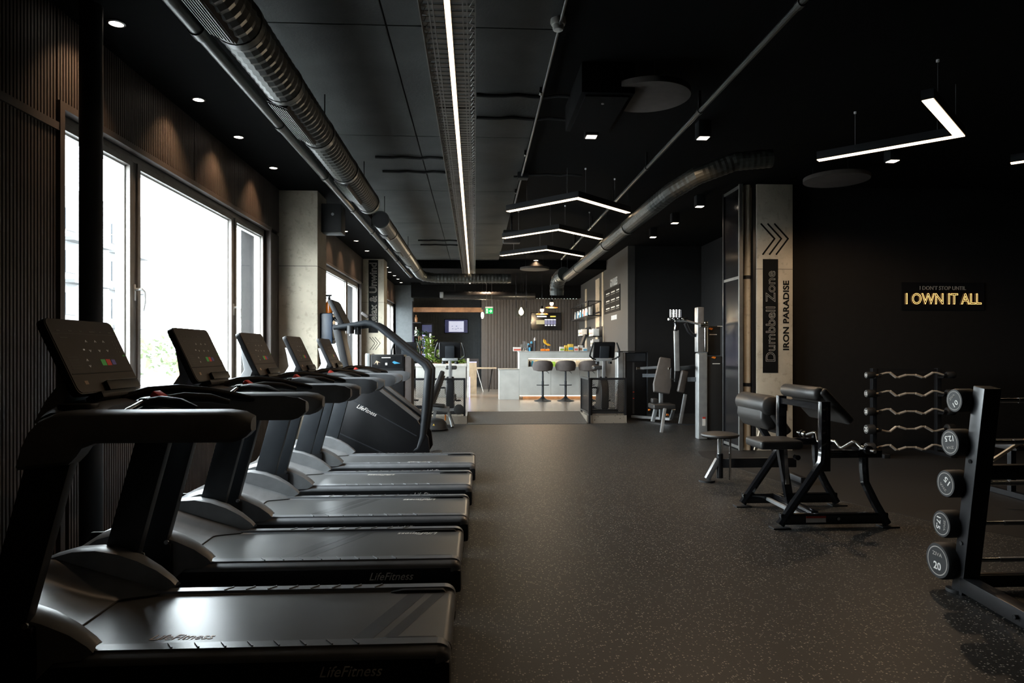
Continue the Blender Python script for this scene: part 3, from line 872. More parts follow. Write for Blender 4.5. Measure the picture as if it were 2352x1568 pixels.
# steel post in front of the near window
t = thing('steel_post', 'round black steel post in front of the near window', 'post', (-2.42, 4.44, 0))
MB().cyl((-2.42, 4.44, 0.02), (-2.42, 4.44, ZS), 0.066, n=24).build('shaft', 'black_matte', t)
MB().box(-2.53, -2.31, 4.33, 4.55, 0, 0.02).build('base_plate', 'black_matte', t)

# ================================================================== CEILING SERVICES
ZT = H + 2.0
t = thing('cable_tray_light', 'long perforated cable tray with a warm LED strip down its middle', 'light', (-0.165, 11.2, ZT))
Y0, Y1 = -3.0, 20.4
MB().box(-0.333, -0.327, Y0, Y1, ZT, ZT + 0.06).build('side_flange', 'tray_metal', t)
MB().box(-0.004, 0.002, Y0, Y1, ZT, ZT + 0.06).build('side_flange', 'tray_metal', t)
b = MB()
y = Y0
while y < Y1:
    b.box(-0.327, -0.004, y, y + 0.045, ZT + 0.045, ZT + 0.049); y += 0.075
o = b.build('perforated_base', 'tray_metal', t); o['kind'] = 'stuff'
for x in (-0.275, -0.25, -0.075, -0.05):
    MB().box(x - 0.004, x + 0.004, Y0, Y1, ZT + 0.010, ZT + 0.018).build('tray_rail', 'tray_metal', t)
for x in (-0.305, -0.022):
    pts = []; y = Y0; k = 0
    while y < Y1:
        pts.append((x + (0.012 if k % 2 else -0.012), y, ZT + 0.012 + (0.02 if k % 2 else 0))); y += 0.05; k += 1
    o = MB().tube(pts, 0.003, 4).build('spring_wire', 'tray_metal', t); o['kind'] = 'stuff'
MB().box(-0.185, -0.143, Y0, Y1, ZT + 0.012, ZT + 0.044).build('led_housing', 'black_metal', t)
MB().box(-0.181, -0.147, Y0, Y1, ZT + 0.004, ZT + 0.012).build('led_strip', 'led_strip', t)
for k in range(9):
    y = -2.0 + k * 2.6
    MB().box(-0.333, 0.002, y, y + 0.03, ZT + 0.049, ZT + 0.07).build('hanger', 'black_metal', t)
    for x in (-0.31, -0.02):
        MB().cyl((x, y + 0.015, ZT + 0.07), (x, y + 0.015, ZC), 0.005, n=6).build('threaded_rod', 'tray_metal', t)

def rippled(path, r, step=0.03, amp=0.006, n=20):
    pts = [Vector(p) for p in path]; out = []; rs = []
    for p, q in zip(pts, pts[1:]):
        k = max(1, int((q - p).length / step))
        for i in range(k):
            out.append(p.lerp(q, i / k)); rs.append(r + (amp if len(rs) % 2 else 0))
    out.append(pts[-1]); rs.append(r)
    return MB().tube(out, rs, n)
def grille(parent, y0, y1, cx, cz, r):
    a = math.radians(248)
    c = Vector((cx + math.cos(a) * r, 0, cz + math.sin(a) * r))
    n = Vector((math.cos(a), 0, math.sin(a))); u = Vector((-n.z, 0, n.x))
    def P(s, y, d): return c + u * s + n * d + Vector((0, y, 0))
    def slab(s0, s1, ya, yb, d0, d1, nm, m, par):
        return MB().add([P(s0, ya, d0), P(s1, ya, d0), P(s1, yb, d0), P(s0, yb, d0), P(s0, ya, d1), P(s1, ya, d1), P(s1, yb, d1), P(s0, yb, d1)],
                 [(0, 3, 2, 1), (4, 5, 6, 7), (0, 1, 5, 4), (1, 2, 6, 5), (2, 3, 7, 6), (3, 0, 4, 7)]).build(nm, m, par)
    w = r * 0.55
    g = slab(-w, w, y0, y1, -0.03, 0.004, 'air_grille', 'black_matte', parent)
    for k in range(7):
        s = -w + 2 * w * (k + 0.5) / 7
        slab(s - 0.004, s + 0.004, y0 + 0.02, y1 - 0.02, 0.004, 0.014, 'grille_slat', 'galvanised', g)
t = thing('spiral_duct', 'spiral ventilation duct with air grilles running above the treadmills', 'duct', (-1.37, 5.5, 3.3))
rippled([(-1.37, -3.0, 3.3), (-1.37, 8.9, 3.3)], 0.135, 0.045, 0.009).build('duct_body', 'galvanised', t, smooth=12)
for y in (2.85, 4.0, 4.9, 6.0, 7.2, 8.75):
    MB().cyl((-1.37, y, 3.3), (-1.37, y + 0.06, 3.3), 0.147, n=24).build('coupling', 'galvanised', t)
for a_, c_ in ((1.4, 2.7), (2.95, 3.95), (4.98, 5.85), (7.3, 8.2)):
    grille(t, a_, c_, -1.37, 3.3, 0.140)
for y in (3.0, 6.3, 8.5):
    MB().cyl((-1.37, y, 3.435), (-1.37, y, ZC - 0.014), 0.006, n=6).build('hanger_rod', 'black_metal', t)
t = thing('spiral_duct', 'farther spiral duct starting with a dark round opening', 'duct', (-1.37, 13.6, 3.3))
rippled([(-1.37, 10.0, 3.3), (-1.37, 16.9, 3.3), (-1.28, 17.2, 3.27), (-1.0, 17.3, 3.24), (0.9, 17.3, 3.24)], 0.115, 0.045, 0.008).build('duct_body', 'galvanised', t, smooth=12)
MB().cyl((-1.37, 9.96, 3.3), (-1.37, 10.0, 3.3), 0.127, n=24).build('end_ring', 'galvanised', t)
MB().cyl((-1.37, 9.955, 3.3), (-1.37, 9.99, 3.3), 0.112, n=24).build('opening', 'black_matte', t)  # solid black disc, colour stands in for the shade inside the duct
for y in (11.0, 13.2, 15.5):
    MB().cyl((-1.37, y, 3.3), (-1.37, y + 0.06, 3.3), 0.126, n=24).build('coupling', 'galvanised', t)
for a_, c_ in ((10.6, 11.0), (12.4, 12.9), (14.4, 14.9)):
    grille(t, a_, c_, -1.37, 3.3, 0.118)
for y in (10.4, 14.0):
    MB().cyl((-1.37, y, 3.43), (-1.37, y, ZC - 0.014), 0.006, n=6).build('hanger_rod', 'black_metal', t)
t = thing('service_pipe', 'round metal pipe running beside the spiral duct', 'pipe', (-1.64, 9.5, 3.3))
MB().cyl((-1.64, -3.0, 3.3), (-1.64, 17.5, 3.3), 0.042, n=16).build('pipe', 'galvanised', t)
for k in range(9):
    y = 2.4 + k * 1.7
    MB().cyl((-1.64, y, 3.3), (-1.64, y + 0.09, 3.3), 0.050, n=16).build('coupling', 'galvanised', t)
    MB().box(-1.65, -1.63, y + 0.03, y + 0.05, 3.345, ZC - 0.014).build('pipe_hanger', 'black_metal', t)
t = thing('spiral_duct', 'slim spiral duct on the right running back over the machines', 'duct', (2.18, 12.0, 3.17))
rippled([(3.3, 7.45, 3.55), (2.9, 7.5, 3.52), (2.5, 7.6, 3.38), (2.28, 7.85, 3.26), (2.18, 8.2, 3.18), (2.18, 16.2, 3.17)], 0.10, 0.03, 0.004, 18).build('duct_body', 'galvanised', t, smooth=12)
for y in (9.6, 11.2, 14.4, 16.1):
    MB().cyl((2.18, y, 3.17), (2.18, y + 0.08, 3.17), 0.11, n=20).build('coupling', 'galvanised', t)
    MB().cyl((2.18, y + 0.04, 3.27), (2.18, y + 0.04, ZC if y < 17 else 3.52), 0.006, n=6).build('hanger_rod', 'black_metal', t)
t = thing('elbow_duct', 'thick dark elbow duct bending down above the bar', 'duct', (2.05, 16.7, 2.8))
rippled([(2.14, 16.30, 3.25), (2.10, 16.6, 3.24), (2.05, 16.85, 3.16), (2.03, 16.97, 3.02), (2.03, 17.0, 2.80)], 0.17, 0.045, 0.008).build('duct_body', 'galvanised', t, smooth=12)
MB().cyl((2.10, 16.6, 3.40), (2.10, 16.6, ZC), 0.006, n=6).build('hanger_rod', 'black_metal', t)
t = thing('flexible_duct', 'dark ribbed duct crossing in front of the bar wall', 'duct', (0.6, 20.0, 3.02))
rippled([(-0.95, 20.0, 3.02), (1.75, 20.0, 3.02)], 0.11, 0.05, 0.012).build('duct_body', 'black_metal', t, smooth=60)
for x in (-0.6, 1.4):
    MB().cyl((x, 20.0, 3.13), (x, 20.0, 3.52), 0.006, n=6).build('hanger_rod', 'black_metal', t)
MB().cbox((-0.98, 19.95, 3.03), (0.10, 0.22, 0.16)).build('end_nozzle', 'silver_paint', t, bevel=0.01)
for nm, pts, r, lb in (('conduit', [(2.01, 1.0, 3.55), (2.01, 15.9, 3.55)], 0.022, 'thin metal conduit running diagonally across the dark right ceiling'),
                       ('conduit', [(0.58, 1.0, 3.69), (0.61, 10.6, 3.69)], 0.013, 'thin conduit passing the smoke detector toward the hanging lights')):
    t = thing(nm, lb, 'conduit', pts[0][:2] + (pts[0][2],), group='ceiling conduits')
    MB().tube(pts, r, 10).build('tube', 'galvanised', t)
    for k in range(8):
        y = 2.2 + k * 1.9
        if y < pts[1][1]:
            MB().cyl((pts[0][0], y, pts[0][2]), (pts[0][0], y + 0.06, pts[0][2]), r * 1.35, n=10).build('coupling', 'galvanised', t)
            MB().box(pts[0][0] - 0.012, pts[0][0] + 0.012, y + 0.02, y + 0.04, pts[0][2] + r * 0.8, ZC - 0.015).build('clip', 'black_metal', t)
for x0, x1, y, lb in ((-1.2, -0.34, 8.25, 'black cable crossing the slab left of the tray, nearer of two'), (-1.2, -0.34, 8.9, 'black cable crossing the slab left of the tray, second of two'),
                      (-1.2, -0.34, 14.4, 'far black cable pair crossing the slab, nearer one'), (-1.2, -0.34, 15.0, 'far black cable pair crossing the slab, farther one'),
                      (0.01, 1.0, 6.2, 'black cable running from tray to the ceiling box, nearer one'), (0.01, 0.95, 6.8, 'black cable running from tray to the ceiling box, bent one'), (0.66, 1.4, 8.95, 'black cable leaving the small ceiling junction box')):
    pts = [(x0 + (x1 - x0) * k / 8, y + 0.02 * math.sin(k * 1.7), ZC - 0.030 + 0.004 * math.sin(k * 2.3)) for k in range(9)]
    tag(MB().tube(pts, 0.016, 8).build('ceiling_cable', 'black_matte', None), lb, 'cable', 'cables under the slab')
t = thing('junction_box', 'small black junction box on the slab above the hanging lights', 'junction box', (0.62, 8.95, 3.66))
MB().box(0.55, 0.69, 8.88, 9.02, 3.66, ZC - 0.014).build('housing', 'black_matte', t, bevel=0.006)
MB().cyl((0.50, 8.95, 3.69), (0.55, 8.95, 3.69), 0.014, n=8).build('gland', 'galvanised', t)
c = W(1282, 40, Z=ZC)
t = thing('smoke_detector', 'white round smoke detector on the dark ceiling', 'detector', (c.x, c.y, 3.64))
MB().lathe([(0.052, ZC), (0.055, 3.71), (0.048, 3.695)], (c.x, c.y, 0), 24).build('base', 'white_plastic', t)
MB().lathe([(0.040, 3.695), (0.040, 3.675), (0.034, 3.66), (0.018, 3.652)], (c.x, c.y, 0), 24).build('sensor_head', 'white_plastic', t)
t = thing('ceiling_unit', 'black box unit fixed under the ceiling beside the large disc', 'ceiling unit', (1.1, 5.95, 3.48))
MB().box(0.86, 1.30, 5.5, 6.5, 3.50, ZC).build('housing', 'ceiling_dark', t, bevel=0.01)
MB().box(0.90, 1.26, 5.55, 6.45, 3.485, 3.50).build('cover', 'ceiling_dark', t)
MB().cyl((1.07, 5.7, 3.478), (1.07, 5.7, 3.486), 0.012, n=10).build('indicator', 'grey_print', t)
t = thing('ceiling_speaker', 'small black loudspeaker above the second chevron light', 'speaker', (0.62, 12.0, 3.28))
MB().box(0.48, 0.78, 11.8, 12.0, 3.28, 3.50).build('cabinet', 'black_matte', t, bevel=0.02)
MB().cyl((0.63, 11.9, 3.5), (0.63, 11.9, ZC), 0.015, n=8).build('bracket', 'black_metal', t)
for (px, py, rx, lb) in ((1487, 225, 0.36, 'large round acoustic disc nearest the camera'), (1921, 415, 0.39, 'round acoustic disc above the neon sign'), (1228, 619, 0.36, 'far round acoustic disc above the bar')):
    c = W(px, py, Z=3.55 if px != 1228 else 3.40)
    t = thing('acoustic_disc', lb, 'acoustic panel', (c.x, c.y, c.z), group='round acoustic ceiling discs')
    MB().cyl((c.x, c.y, c.z), (c.x, c.y, c.z + 0.05), rx, n=48).build('disc', 'disc_grey', t, bevel=0.006)
    for q in (0.5, 2.6, 4.7):
        MB().cyl((c.x + math.cos(q) * rx * .7, c.y + math.sin(q) * rx * .7, c.z + 0.05), (c.x + math.cos(q) * rx * .7, c.y + math.sin(q) * rx * .7, ZC if c.y < 17.5 else 3.52), 0.003, n=6).build('hanger_wire', 'black_metal', t)

# chevron pendants
def make_chevron():
    t = thing('chevron_pendant', 'x', 'pendant light', (0, 0, 0), group='chevron LED pendants')
    def vee(off, z0, z1, name, m):
        k = math.hypot(0.84, 0.87)
        ox, oy = 0.87 / k * off, 0.84 / k * off      # half-width normal of the right arm
        d = off * k / 0.84
        poly = [(0, -d), (0.84 + ox, 0.87 - oy), (0.84 - ox, 0.87 + oy), (0, d), (-0.84 + ox, 0.87 + oy), (-0.84 - ox, 0.87 - oy)]
        return MB().prism(poly, 'z', z0, z1).build(name, m, t)
    vee(0.044, 0.006, 0.085, 'housing', 'black_metal')
    vee(0.038, 0.0, 0.006, 'led_diffuser', 'led_warm')
    for x, y in ((0.12, 0.12), (-0.12, 0.12), (0.60, 0.62), (-0.60, 0.62)):
        MB().cyl((x, y, 0.085), (x, y, ZC - H - 1.93), 0.002, n=5).build('suspension_wire', 'steel_grey', t)
    for x, y in ((0.12, 0.12), (0.60, 0.62), (-0.60, 0.62)):
        MB().cyl((x, y, ZC - H - 1.93 - 0.02), (x, y, ZC - H - 1.93), 0.012, n=8).build('ceiling_anchor', 'white_metal', t)
    return t
ch = make_chevron()
ZP = H + 1.93
CH = [((1327, 456), 0, 'nearest of the three chevron lights hanging over the aisle'), ((1283, 528), 0, 'middle of the three chevron lights hanging over the aisle'),
      ((1256, 574), 0, 'farthest of the three chevron lights hanging over the aisle'), ((2203, 313), math.pi / 2, 'angled LED pendant hanging above the curl bars at upper right')]
chs = [ch] + [copy_tree(ch) for k in range(4)]
for o, (pp, rz, lb) in zip(chs, CH):
    c = W(*pp, Z=ZP)
    place(o, (c.x, c.y, ZP), lb, rz)
c4 = chs[3].location
place(chs[4], (c4.x + 2.04, c4.y, ZP), 'angled LED pendant cut off by the right edge of the photo', math.pi / 2)

# round downlights over the window wall
def downlight(c, label, energy, group='round soffit downlights', r=0.045, ang=95, tilt=0.30):
    t = thing('downlight', label, 'downlight', (c.x, c.y, c.z - 0.012), group=group)
    MB().lathe([(r + 0.012, c.z), (r + 0.012, c.z - 0.008), (r, c.z - 0.012), (r - 0.004, c.z - 0.002)], (c.x, c.y, 0), 20).build('trim_ring', 'black_metal', t)
    MB().cyl((c.x, c.y, c.z - 0.009), (c.x, c.y, c.z - 0.004), r, n=20).build('lens', 'spot_glow', t)
    lamp_light('SPOT', (c.x, c.y, c.z - 0.02), t, energy, (1.0, 0.66, 0.40), 0.05, ang, 1.0, (0, tilt, 0))
DL = [(267, 52), (456, 227), (548, 313), (628, 384), (793, 530), (818, 552), (843, 575), (888, 613), (895, 624), (906, 632), (914, 640), (921, 648)]
DN = ['above the black post', 'second from the camera, above the middle pane', 'third from the camera, above the window', 'fourth from the camera, above the right pane',
      'first past the near concrete column', 'second past the near concrete column', 'third past the near concrete column', 'first past the banner column',
      'second past the banner column', 'third past the banner column', 'fourth past the banner column', 'last before the lounge']
for (px, py), nm in zip(DL, DN):
    downlight(W(px, py, Z=ZS), 'round soffit downlight ' + nm, 48.0 if py < 400 else 40.0)
for (px, py), nm in (((1231, 597), 'behind the far chevron light'), ((1117, 639), 'at the end of the tray light')):
    downlight(W(px, py, Z=3.52 if px < 1200 else ZC), 'round reception downlight ' + nm, 360.0, 'reception downlights', 0.06, 130, 0.0)
# square surface spots
SQ = [(1358, 315, 'right of the black ceiling unit'), (1615, 318, 'right of the diagonal conduit'), (1607, 475, 'beside the glazed partition top'), (1550, 513, 'second over the alcove machines'),
      (1500, 545, 'deepest over the alcove machines'), (2050, 371, 'below the angled pendant')]
for px, py, nm in SQ:
    c = W(px, py, Z=3.58)
    t = thing('square_spot', 'square black ceiling spotlight ' + nm, 'spotlight', (c.x, c.y, c.z), group='square ceiling spots')
    MB().box(c.x - 0.065, c.x + 0.065, c.y - 0.065, c.y + 0.065, c.z + 0.004, ZC).build('housing', 'black_metal', t, bevel=0.004)
    MB().box(c.x - 0.05, c.x + 0.05, c.y - 0.05, c.y + 0.05, c.z, c.z + 0.005).build('lens', 'spot_glow', t)
    lamp_light('SPOT', (c.x, c.y, c.z - 0.01), t, {1615: 150.0, 2050: 120.0, 1607: 50.0}.get(px, 40.0), (1.0, 0.70, 0.44), 0.04, 158 if px in (1615, 2050) else 130, 0.4)

# neon sign
c = W(2168, 680, Y=9.52)
t = thing('neon_sign', 'glowing neon sign reading I own it all on black wall', 'sign', (c.x, 9.53, c.z))
MB().box(c.x - 0.62, c.x + 0.62, 9.535, 9.549, c.z - 0.20, c.z + 0.20).build('backing', 'black_gloss', t)
p = W(2168, 686, Y=9.52)
text('I OWN IT ALL', 'neon_lettering', 'neon', t, (p.x, 9.52, p.z), (1, 0, 0), (0, 0, 1), width=1.13, height=0.158, outline=0.0085, bold=0.0)
p = W(2167, 661, Y=9.52)
text("I DON'T STOP UNTIL", 'unlit_lettering', 'grey_print', t, (p.x, 9.53, p.z), (1, 0, 0), (0, 0, 1), width=0.69, height=0.056)

# ================================================================== WEIGHTS AREA
def disc_face(parent, X, y, z, r, lines, th, sc=1.0):
    """numbers and ring printed on a weight head that faces -X"""
    xd0, up = Vector((0, -1, 0)), Vector((0, 0, 1))
    yd = up * math.cos(th) - xd0 * math.sin(th); xd = xd0 * math.cos(th) + up * math.sin(th)
    b = MB(); n = 32
    vs, fs = [], []
    for k in range(n):
        q = 2 * math.pi * k / n
        for rr in (r * 0.74, r * 0.80):
            vs.append((X - 0.001, y + rr * math.cos(q), z + rr * math.sin(q)))
    for k in range(n):
        k2 = (k + 1) % n
        fs.append((2 * k, 2 * k + 1, 2 * k2 + 1, 2 * k2))
    b.add(vs, fs).build('printed_ring', 'grey_print', parent)
    for s, off, h, w, m in lines:
        text(s, 'head_lettering', m, parent, Vector((X - 0.001, y, z)) + yd * (off * r), xd, yd, height=h * r, width=w * r, depth=0.0006, bold=0.02)

# straight barbells on the near rack
TH = [('10', 1.118, 0.068, 40), ('12.5', 0.875, 0.079, 190), ('15', 0.632, 0.080, 142), ('17.5', 0.39, 0.080, -95), ('20', 0.165, 0.107, 0)]
def ypost(z): return 3.81 - 0.148 * z
rk = thing('barbell_rack', 'black leaning barbell rack at the right edge holding straight bars', 'rack', (3.3, 3.7, 0))
for x in (2.83, 3.72):
    MB().beam((x, ypost(0.0), 0.0), (x, ypost(1.2), 1.2), 0.10, 0.085, up=(0, 1, 0)).build('upright', 'black_metal', rk, bevel=0.005)
    MB().beam((x, ypost(0.06) + 0.05, 0.06), (x - 0.08, 3.10, 0.06), 0.085, 0.085).build('base_beam', 'black_metal', rk, bevel=0.005)
    MB().cyl((x - 0.02, 3.84, 0.0), (x - 0.02, 3.84, 0.018), 0.06, n=20).build('foot_pad', 'rubber_black', rk)
    MB().cyl((x - 0.075, 3.16, 0.0), (x - 0.075, 3.16, 0.018), 0.06, n=20).build('foot_pad', 'rubber_black', rk)
    for z in (0.78, 0.30):
        MB().cyl((x - 0.056, ypost(z), z), (x - 0.048, ypost(z), z), 0.012, n=10).build('bolt', 'black_gloss', rk)
    MB().cyl((x - 0.075 - 0.046, 3.3, 0.06), (x - 0.075 - 0.03, 3.3, 0.06), 0.012, n=10).build('bolt', 'black_gloss', rk)
MB().box(2.88, 3.68, ypost(0.73) - 0.03, ypost(0.73) + 0.02, 0.68, 0.76).build('cross_panel', 'black_metal', rk, bevel=0.004)
MB().box(2.88, 3.68, ypost(0.06) + 0.0, ypost(0.06) + 0.06, 0.03, 0.10).build('cross_panel', 'black_metal', rk, bevel=0.004)
for s, z, r, th in TH:
    for x in (2.83, 3.72):
        y = ypost(z)
        MB().prism([(y + 0.03, z - 0.10), (y + 0.13, z - 0.045), (y + 0.15, z - 0.01), (y + 0.14, z + 0.02), (y + 0.13, z - 0.018), (y + 0.03, z - 0.03)], 'x', x - 0.02, x + 0.02).build('hook', 'black_metal', rk)
for (s, z, r, th), od in zip(TH, ('topmost straight barbell on the leaning rack, its smallest head marked 10', 'second straight barbell from the top, its head marked 12.5 upside down', 'middle straight barbell on the leaning rack, its tilted head marked 15', 'fourth straight barbell from the top, its sideways head marked 17.5', 'lowest straight barbell on the leaning rack, its large head marked 20')):
    y = ypost(z) + 0.10
    t = thing('straight_barbell', od, 'barbell', (3.275, y, z - r), group='straight barbells on the right rack')
    MB().tube([(2.76, y, z), (3.79, y, z)], 0.0135, 14).build('shaft', 'chrome', t)
    MB().tube([(3.10, y, z), (3.42, y, z)], 0.0145, 14).build('knurling', 'steel_grey', t)
    for a, c in ((2.72, 1), (3.83, -1)):
        hd = MB().lathe([(r * 0.93, 0.0), (r, 0.012), (r, 0.095), (r * 0.9, 0.11), (0.03, 0.112), (0.022, 0.15), (0.014, 0.155)], (0, 0, 0), 32, 'x')
        hd.v = [Vector((a + c * v.x, y + v.y, z + v.z)) for v in hd.v]
        ho = hd.build('weight_head', 'rubber_black', t, smooth=40)
        if c == 1:
            disc_face(ho, a, y, z, r, ((s, -0.28, 0.42, 0.30 * len(s.replace('.', '')), 'white_print'), ('ZIVA', 0.36, 0.20, 0.80, 'grey_print')), math.radians(th))

# curl bars on the far rack
EZ = [('10', 1.08, 0.045, 1), ('15', 0.835, 0.052, 1), ('20', 0.595, 0.055, 1), ('25', 0.36, 0.065, -1), ('30', 0.115, 0.068, 1)]
rk = thing('curl_bar_rack', 'slim black upright rack holding five curl bars by the wall', 'rack', (5.8, 9.0, 0))
for x in (5.36, 6.26):
    MB().box(x - 0.03, x + 0.03, 8.90, 8.97, 0.0, 1.17).build('upright', 'black_metal', rk, bevel=0.004)
    MB().box(x - 0.04, x + 0.04, 8.62, 9.4, 0.0, 0.05).build('base_foot', 'black_metal', rk, bevel=0.004)
MB().box(5.395, 6.225, 8.91, 8.96, 1.10, 1.16).build('cross_bar', 'black_metal', rk)
for s, z, r, fl in EZ:
    for x in (5.36, 6.26):
        MB().prism([(8.90, z - 0.05), (8.80, z - 0.04), (8.77, z - 0.005), (8.78, z + 0.02), (8.79, z - 0.018), (8.90, z - 0.014)], 'x', x - 0.02, x + 0.02).build('hook', 'black_metal', rk)
for (s, z, r, fl), od in zip(EZ, ('topmost chrome curl bar on the slim wall rack', 'second chrome curl bar from the top of the slim rack', 'middle chrome curl bar on the slim wall rack', 'fourth chrome curl bar from the top, bent the other way up', 'lowest chrome curl bar near the floor on the slim rack')):
    y = 8.82
    t = thing('curl_barbell', od, 'barbell', (5.81, y, z - r), group='curl bars on the slim rack')
    P = [(-.5, 0), (-.45, 0), (-.33, .03), (-.28, .032), (-.20, -.03), (-.16, -.03), (-.06, 0), (.07, 0), (.16, -.03), (.20, -.03), (.31, .03), (.36, .03), (.45, .004), (.5, 0)]
    X = 5.80
    MB().tube([(X + a, y, z + fl * c) for a, c in P], 0.013, 10).build('bent_shaft', 'bar_steel', t, smooth=60)
    for a, c in ((3, 4), (5, 6), (7, 8), (9, 10)):
        p, q = P[a], P[c]
        MB().tube([(X + p[0], y, z + fl * p[1]), (X + q[0], y, z + fl * q[1])], 0.017, 10).build('knurled_grip', 'bar_steel', t)
    for a, c in ((5.19, 1), (6.41, -1)):
        hd = MB().lathe([(r * 0.9, 0.0), (r, 0.012), (r, 0.10), (r * 0.8, 0.115), (0.02, 0.12)], (0, 0, 0), 28, 'x')
        hd.v = [Vector((a + c * v.x, y + v.y, z + v.z)) for v in hd.v]
        ho = hd.build('weight_head', 'rubber_black', t, smooth=40)
        if c == 1:
            disc_face(ho, a, y, z, r, ((s, 0.0, 0.9, 1.05, 'white_print'),), 0.0)

# front preacher bench
t = thing('preacher_bench', 'black preacher curl bench in front, with a padded arm rest and curl bar', 'bench', (2.85, 5.65, 0), group='preacher benches')
for y in (5.27, 6.03):
    MB().tube([(2.40, y, 0.03), (2.66, y, 0.40), (2.74, y, 0.52), (2.75, y, 0.62)], 0.036, 8).build('front_leg', 'black_gloss', t)
    MB().beam((2.76, y, 0.45), (2.76, y, 1.0), 0.06, 0.075, up=(1, 0, 0)).build('upright', 'black_gloss', t, bevel=0.006)
    MB().beam((2.40, y, 0.075), (3.27, y, 0.075), 0.05, 0.085).build('base_beam', 'black_gloss', t, bevel=0.005)
    MB().tube([(3.27, y, 0.03), (3.17, y, 0.20), (3.09, y, 0.36), (3.08, y, 0.48), (3.08, y, 0.56)], 0.036, 8).build('rear_leg', 'black_gloss', t)
    MB().beam((2.76, y, 0.585), (3.22, y, 0.585), 0.05, 0.06).build('bar_arm', 'black_gloss', t, bevel=0.005)
    MB().beam((3.06, y, 0.61), (3.06, y, 0.67), 0.035, 0.02, up=(1, 0, 0)).build('bar_catch', 'black_gloss', t)
    for x in (2.40, 3.28):
        MB().box(x - 0.07, x + 0.07, y - 0.05, y + 0.05, 0.0, 0.014).build('foot_plate', 'rubber_black', t, bevel=0.004)
MB().beam((2.70, 5.3, 0.10), (2.70, 6.0, 0.10), 0.06, 0.05).build('foot_bar', 'black_gloss', t, bevel=0.006)
MB().beam((2.62, 5.3, 0.075), (2.62, 6.0, 0.075), 0.03, 0.03).build('foot_bar', 'silver_paint', t, bevel=0.006)
MB().beam((2.76, 5.3, 0.955), (2.76, 6.0, 0.955), 0.04, 0.05).build('pad_beam', 'black_gloss', t)
R = Matrix.Rotation(math.radians(47), 3, 'Y')
MB().cbox((2.90, 5.65, 0.955), (0.36, 0.66, 0.07), R).build('arm_pad', 'leather', t, bevel=0.03, seg=4)
MB().tube([(2.765, 5.34, 1.055), (2.765, 5.36, 1.055), (2.765, 5.94, 1.055), (2.765, 5.96, 1.055)], [0.035, 0.056, 0.056, 0.035], 18).build('arm_pad_roll', 'leather', t, smooth=60)
MB().cbox((2.52, 5.65, 0.625), (0.36, 0.34, 0.075)).build('seat', 'leather', t, bevel=0.03, seg=4)
MB().beam((2.58, 5.65, 0.58), (2.66, 5.65, 0.10), 0.05, 0.06, up=(1, 0, 0)).build('seat_post', 'black_gloss', t)
MB().beam((2.60, 5.62, 0.62), (2.62, 5.62, 0.28), 0.03, 0.03, up=(1, 0, 0)).build('adjuster_post', 'chrome', t)
MB().cyl((2.66, 5.55, 0.52), (2.66, 5.50, 0.52), 0.022, n=12).build('adjuster_knob', 'black_gloss', t)
MB().box(2.60, 2.76, 5.243, 5.246, 0.05, 0.10).build('warning_sticker', 'white_print', t)
MB().box(2.60, 2.76, 5.241, 5.244, 0.085, 0.10).build('sticker_header', 'sticker_red', t)
MB().cyl((2.86, 5.236, 0.078), (2.86, 5.246, 0.078), 0.012, n=10).build('bolt', 'chrome', t)
t2 = thing('curl_bar', 'chrome curl bar resting across the front preacher bench', 'barbell', (3.03, 5.65, 0.62))
P = [(-.62, 0), (-.45, 0), (-.33, .03), (-.28, .032), (-.20, -.03), (-.16, -.03), (-.06, 0), (.07, 0), (.16, -.03), (.20, -.03), (.31, .03), (.36, .03), (.45, .0), (.62, 0)]
MB().tube([(3.03 + c * 0.7, 5.65 + a, 0.636 + c) for a, c in P], 0.014, 12).build('bent_shaft', 'chrome', t2, smooth=60)
for s in (-1, 1):
    MB().cyl((3.03, 5.65 + s * 0.46, 0.636), (3.03, 5.65 + s * 0.50, 0.636), 0.028, n=16).build('collar', 'chrome', t2)
    MB().cyl((3.03, 5.65 + s * 0.52, 0.636), (3.03, 5.65 + s * 0.545, 0.636), 0.034, n=12).build('spring_clip', 'black_gloss', t2)

# rear preacher bench with round seat
t = thing('preacher_bench', 'black preacher bench with round seat, standing before the dumbbell zone column', 'bench', (2.85, 7.2, 0), group='preacher benches')
MB().lathe([(0.10, 0.475), (0.185, 0.48), (0.20, 0.497), (0.195, 0.512), (0.15, 0.525)], (2.62, 7.2, 0), 32).build('round_seat', 'leather', t, smooth=50)
MB().cyl((2.62, 7.2, 0.12), (2.62, 7.2, 0.475), 0.026, n=14).build('seat_post', 'chrome', t)
MB().cyl((2.62, 7.2, 0.04), (2.62, 7.2, 0.30), 0.036, n=14).build('post_sleeve', 'black_gloss', t)
MB().cyl((2.71, 7.14, 0.03), (2.71, 7.14, 0.47), 0.012, n=8).build('guide_rod', 'chrome', t)
MB().beam((2.62, 7.2, 0.20), (3.45, 7.2, 0.20), 0.06, 0.10).build('main_beam', 'black_metal', t, bevel=0.006)
MB().beam((2.60, 7.2, 0.24), (2.48, 7.2, 0.03), 0.06, 0.05, up=(1, 0, 0)).build('slanted_leg', 'steel_grey', t, bevel=0.005)
MB().cyl((2.48, 7.2, 0.0), (2.48, 7.2, 0.02), 0.085, n=20).build('foot_disc', 'rubber_black', t)
MB().beam((3.42, 6.95, 0.05), (3.42, 7.45, 0.05), 0.06, 0.06).build('cross_foot', 'black_metal', t, bevel=0.005)
MB().beam((3.30, 7.2, 0.22), (3.05, 7.2, 0.62), 0.07, 0.06, up=(1, 0, 0)).build('pad_post', 'black_metal', t, bevel=0.005)
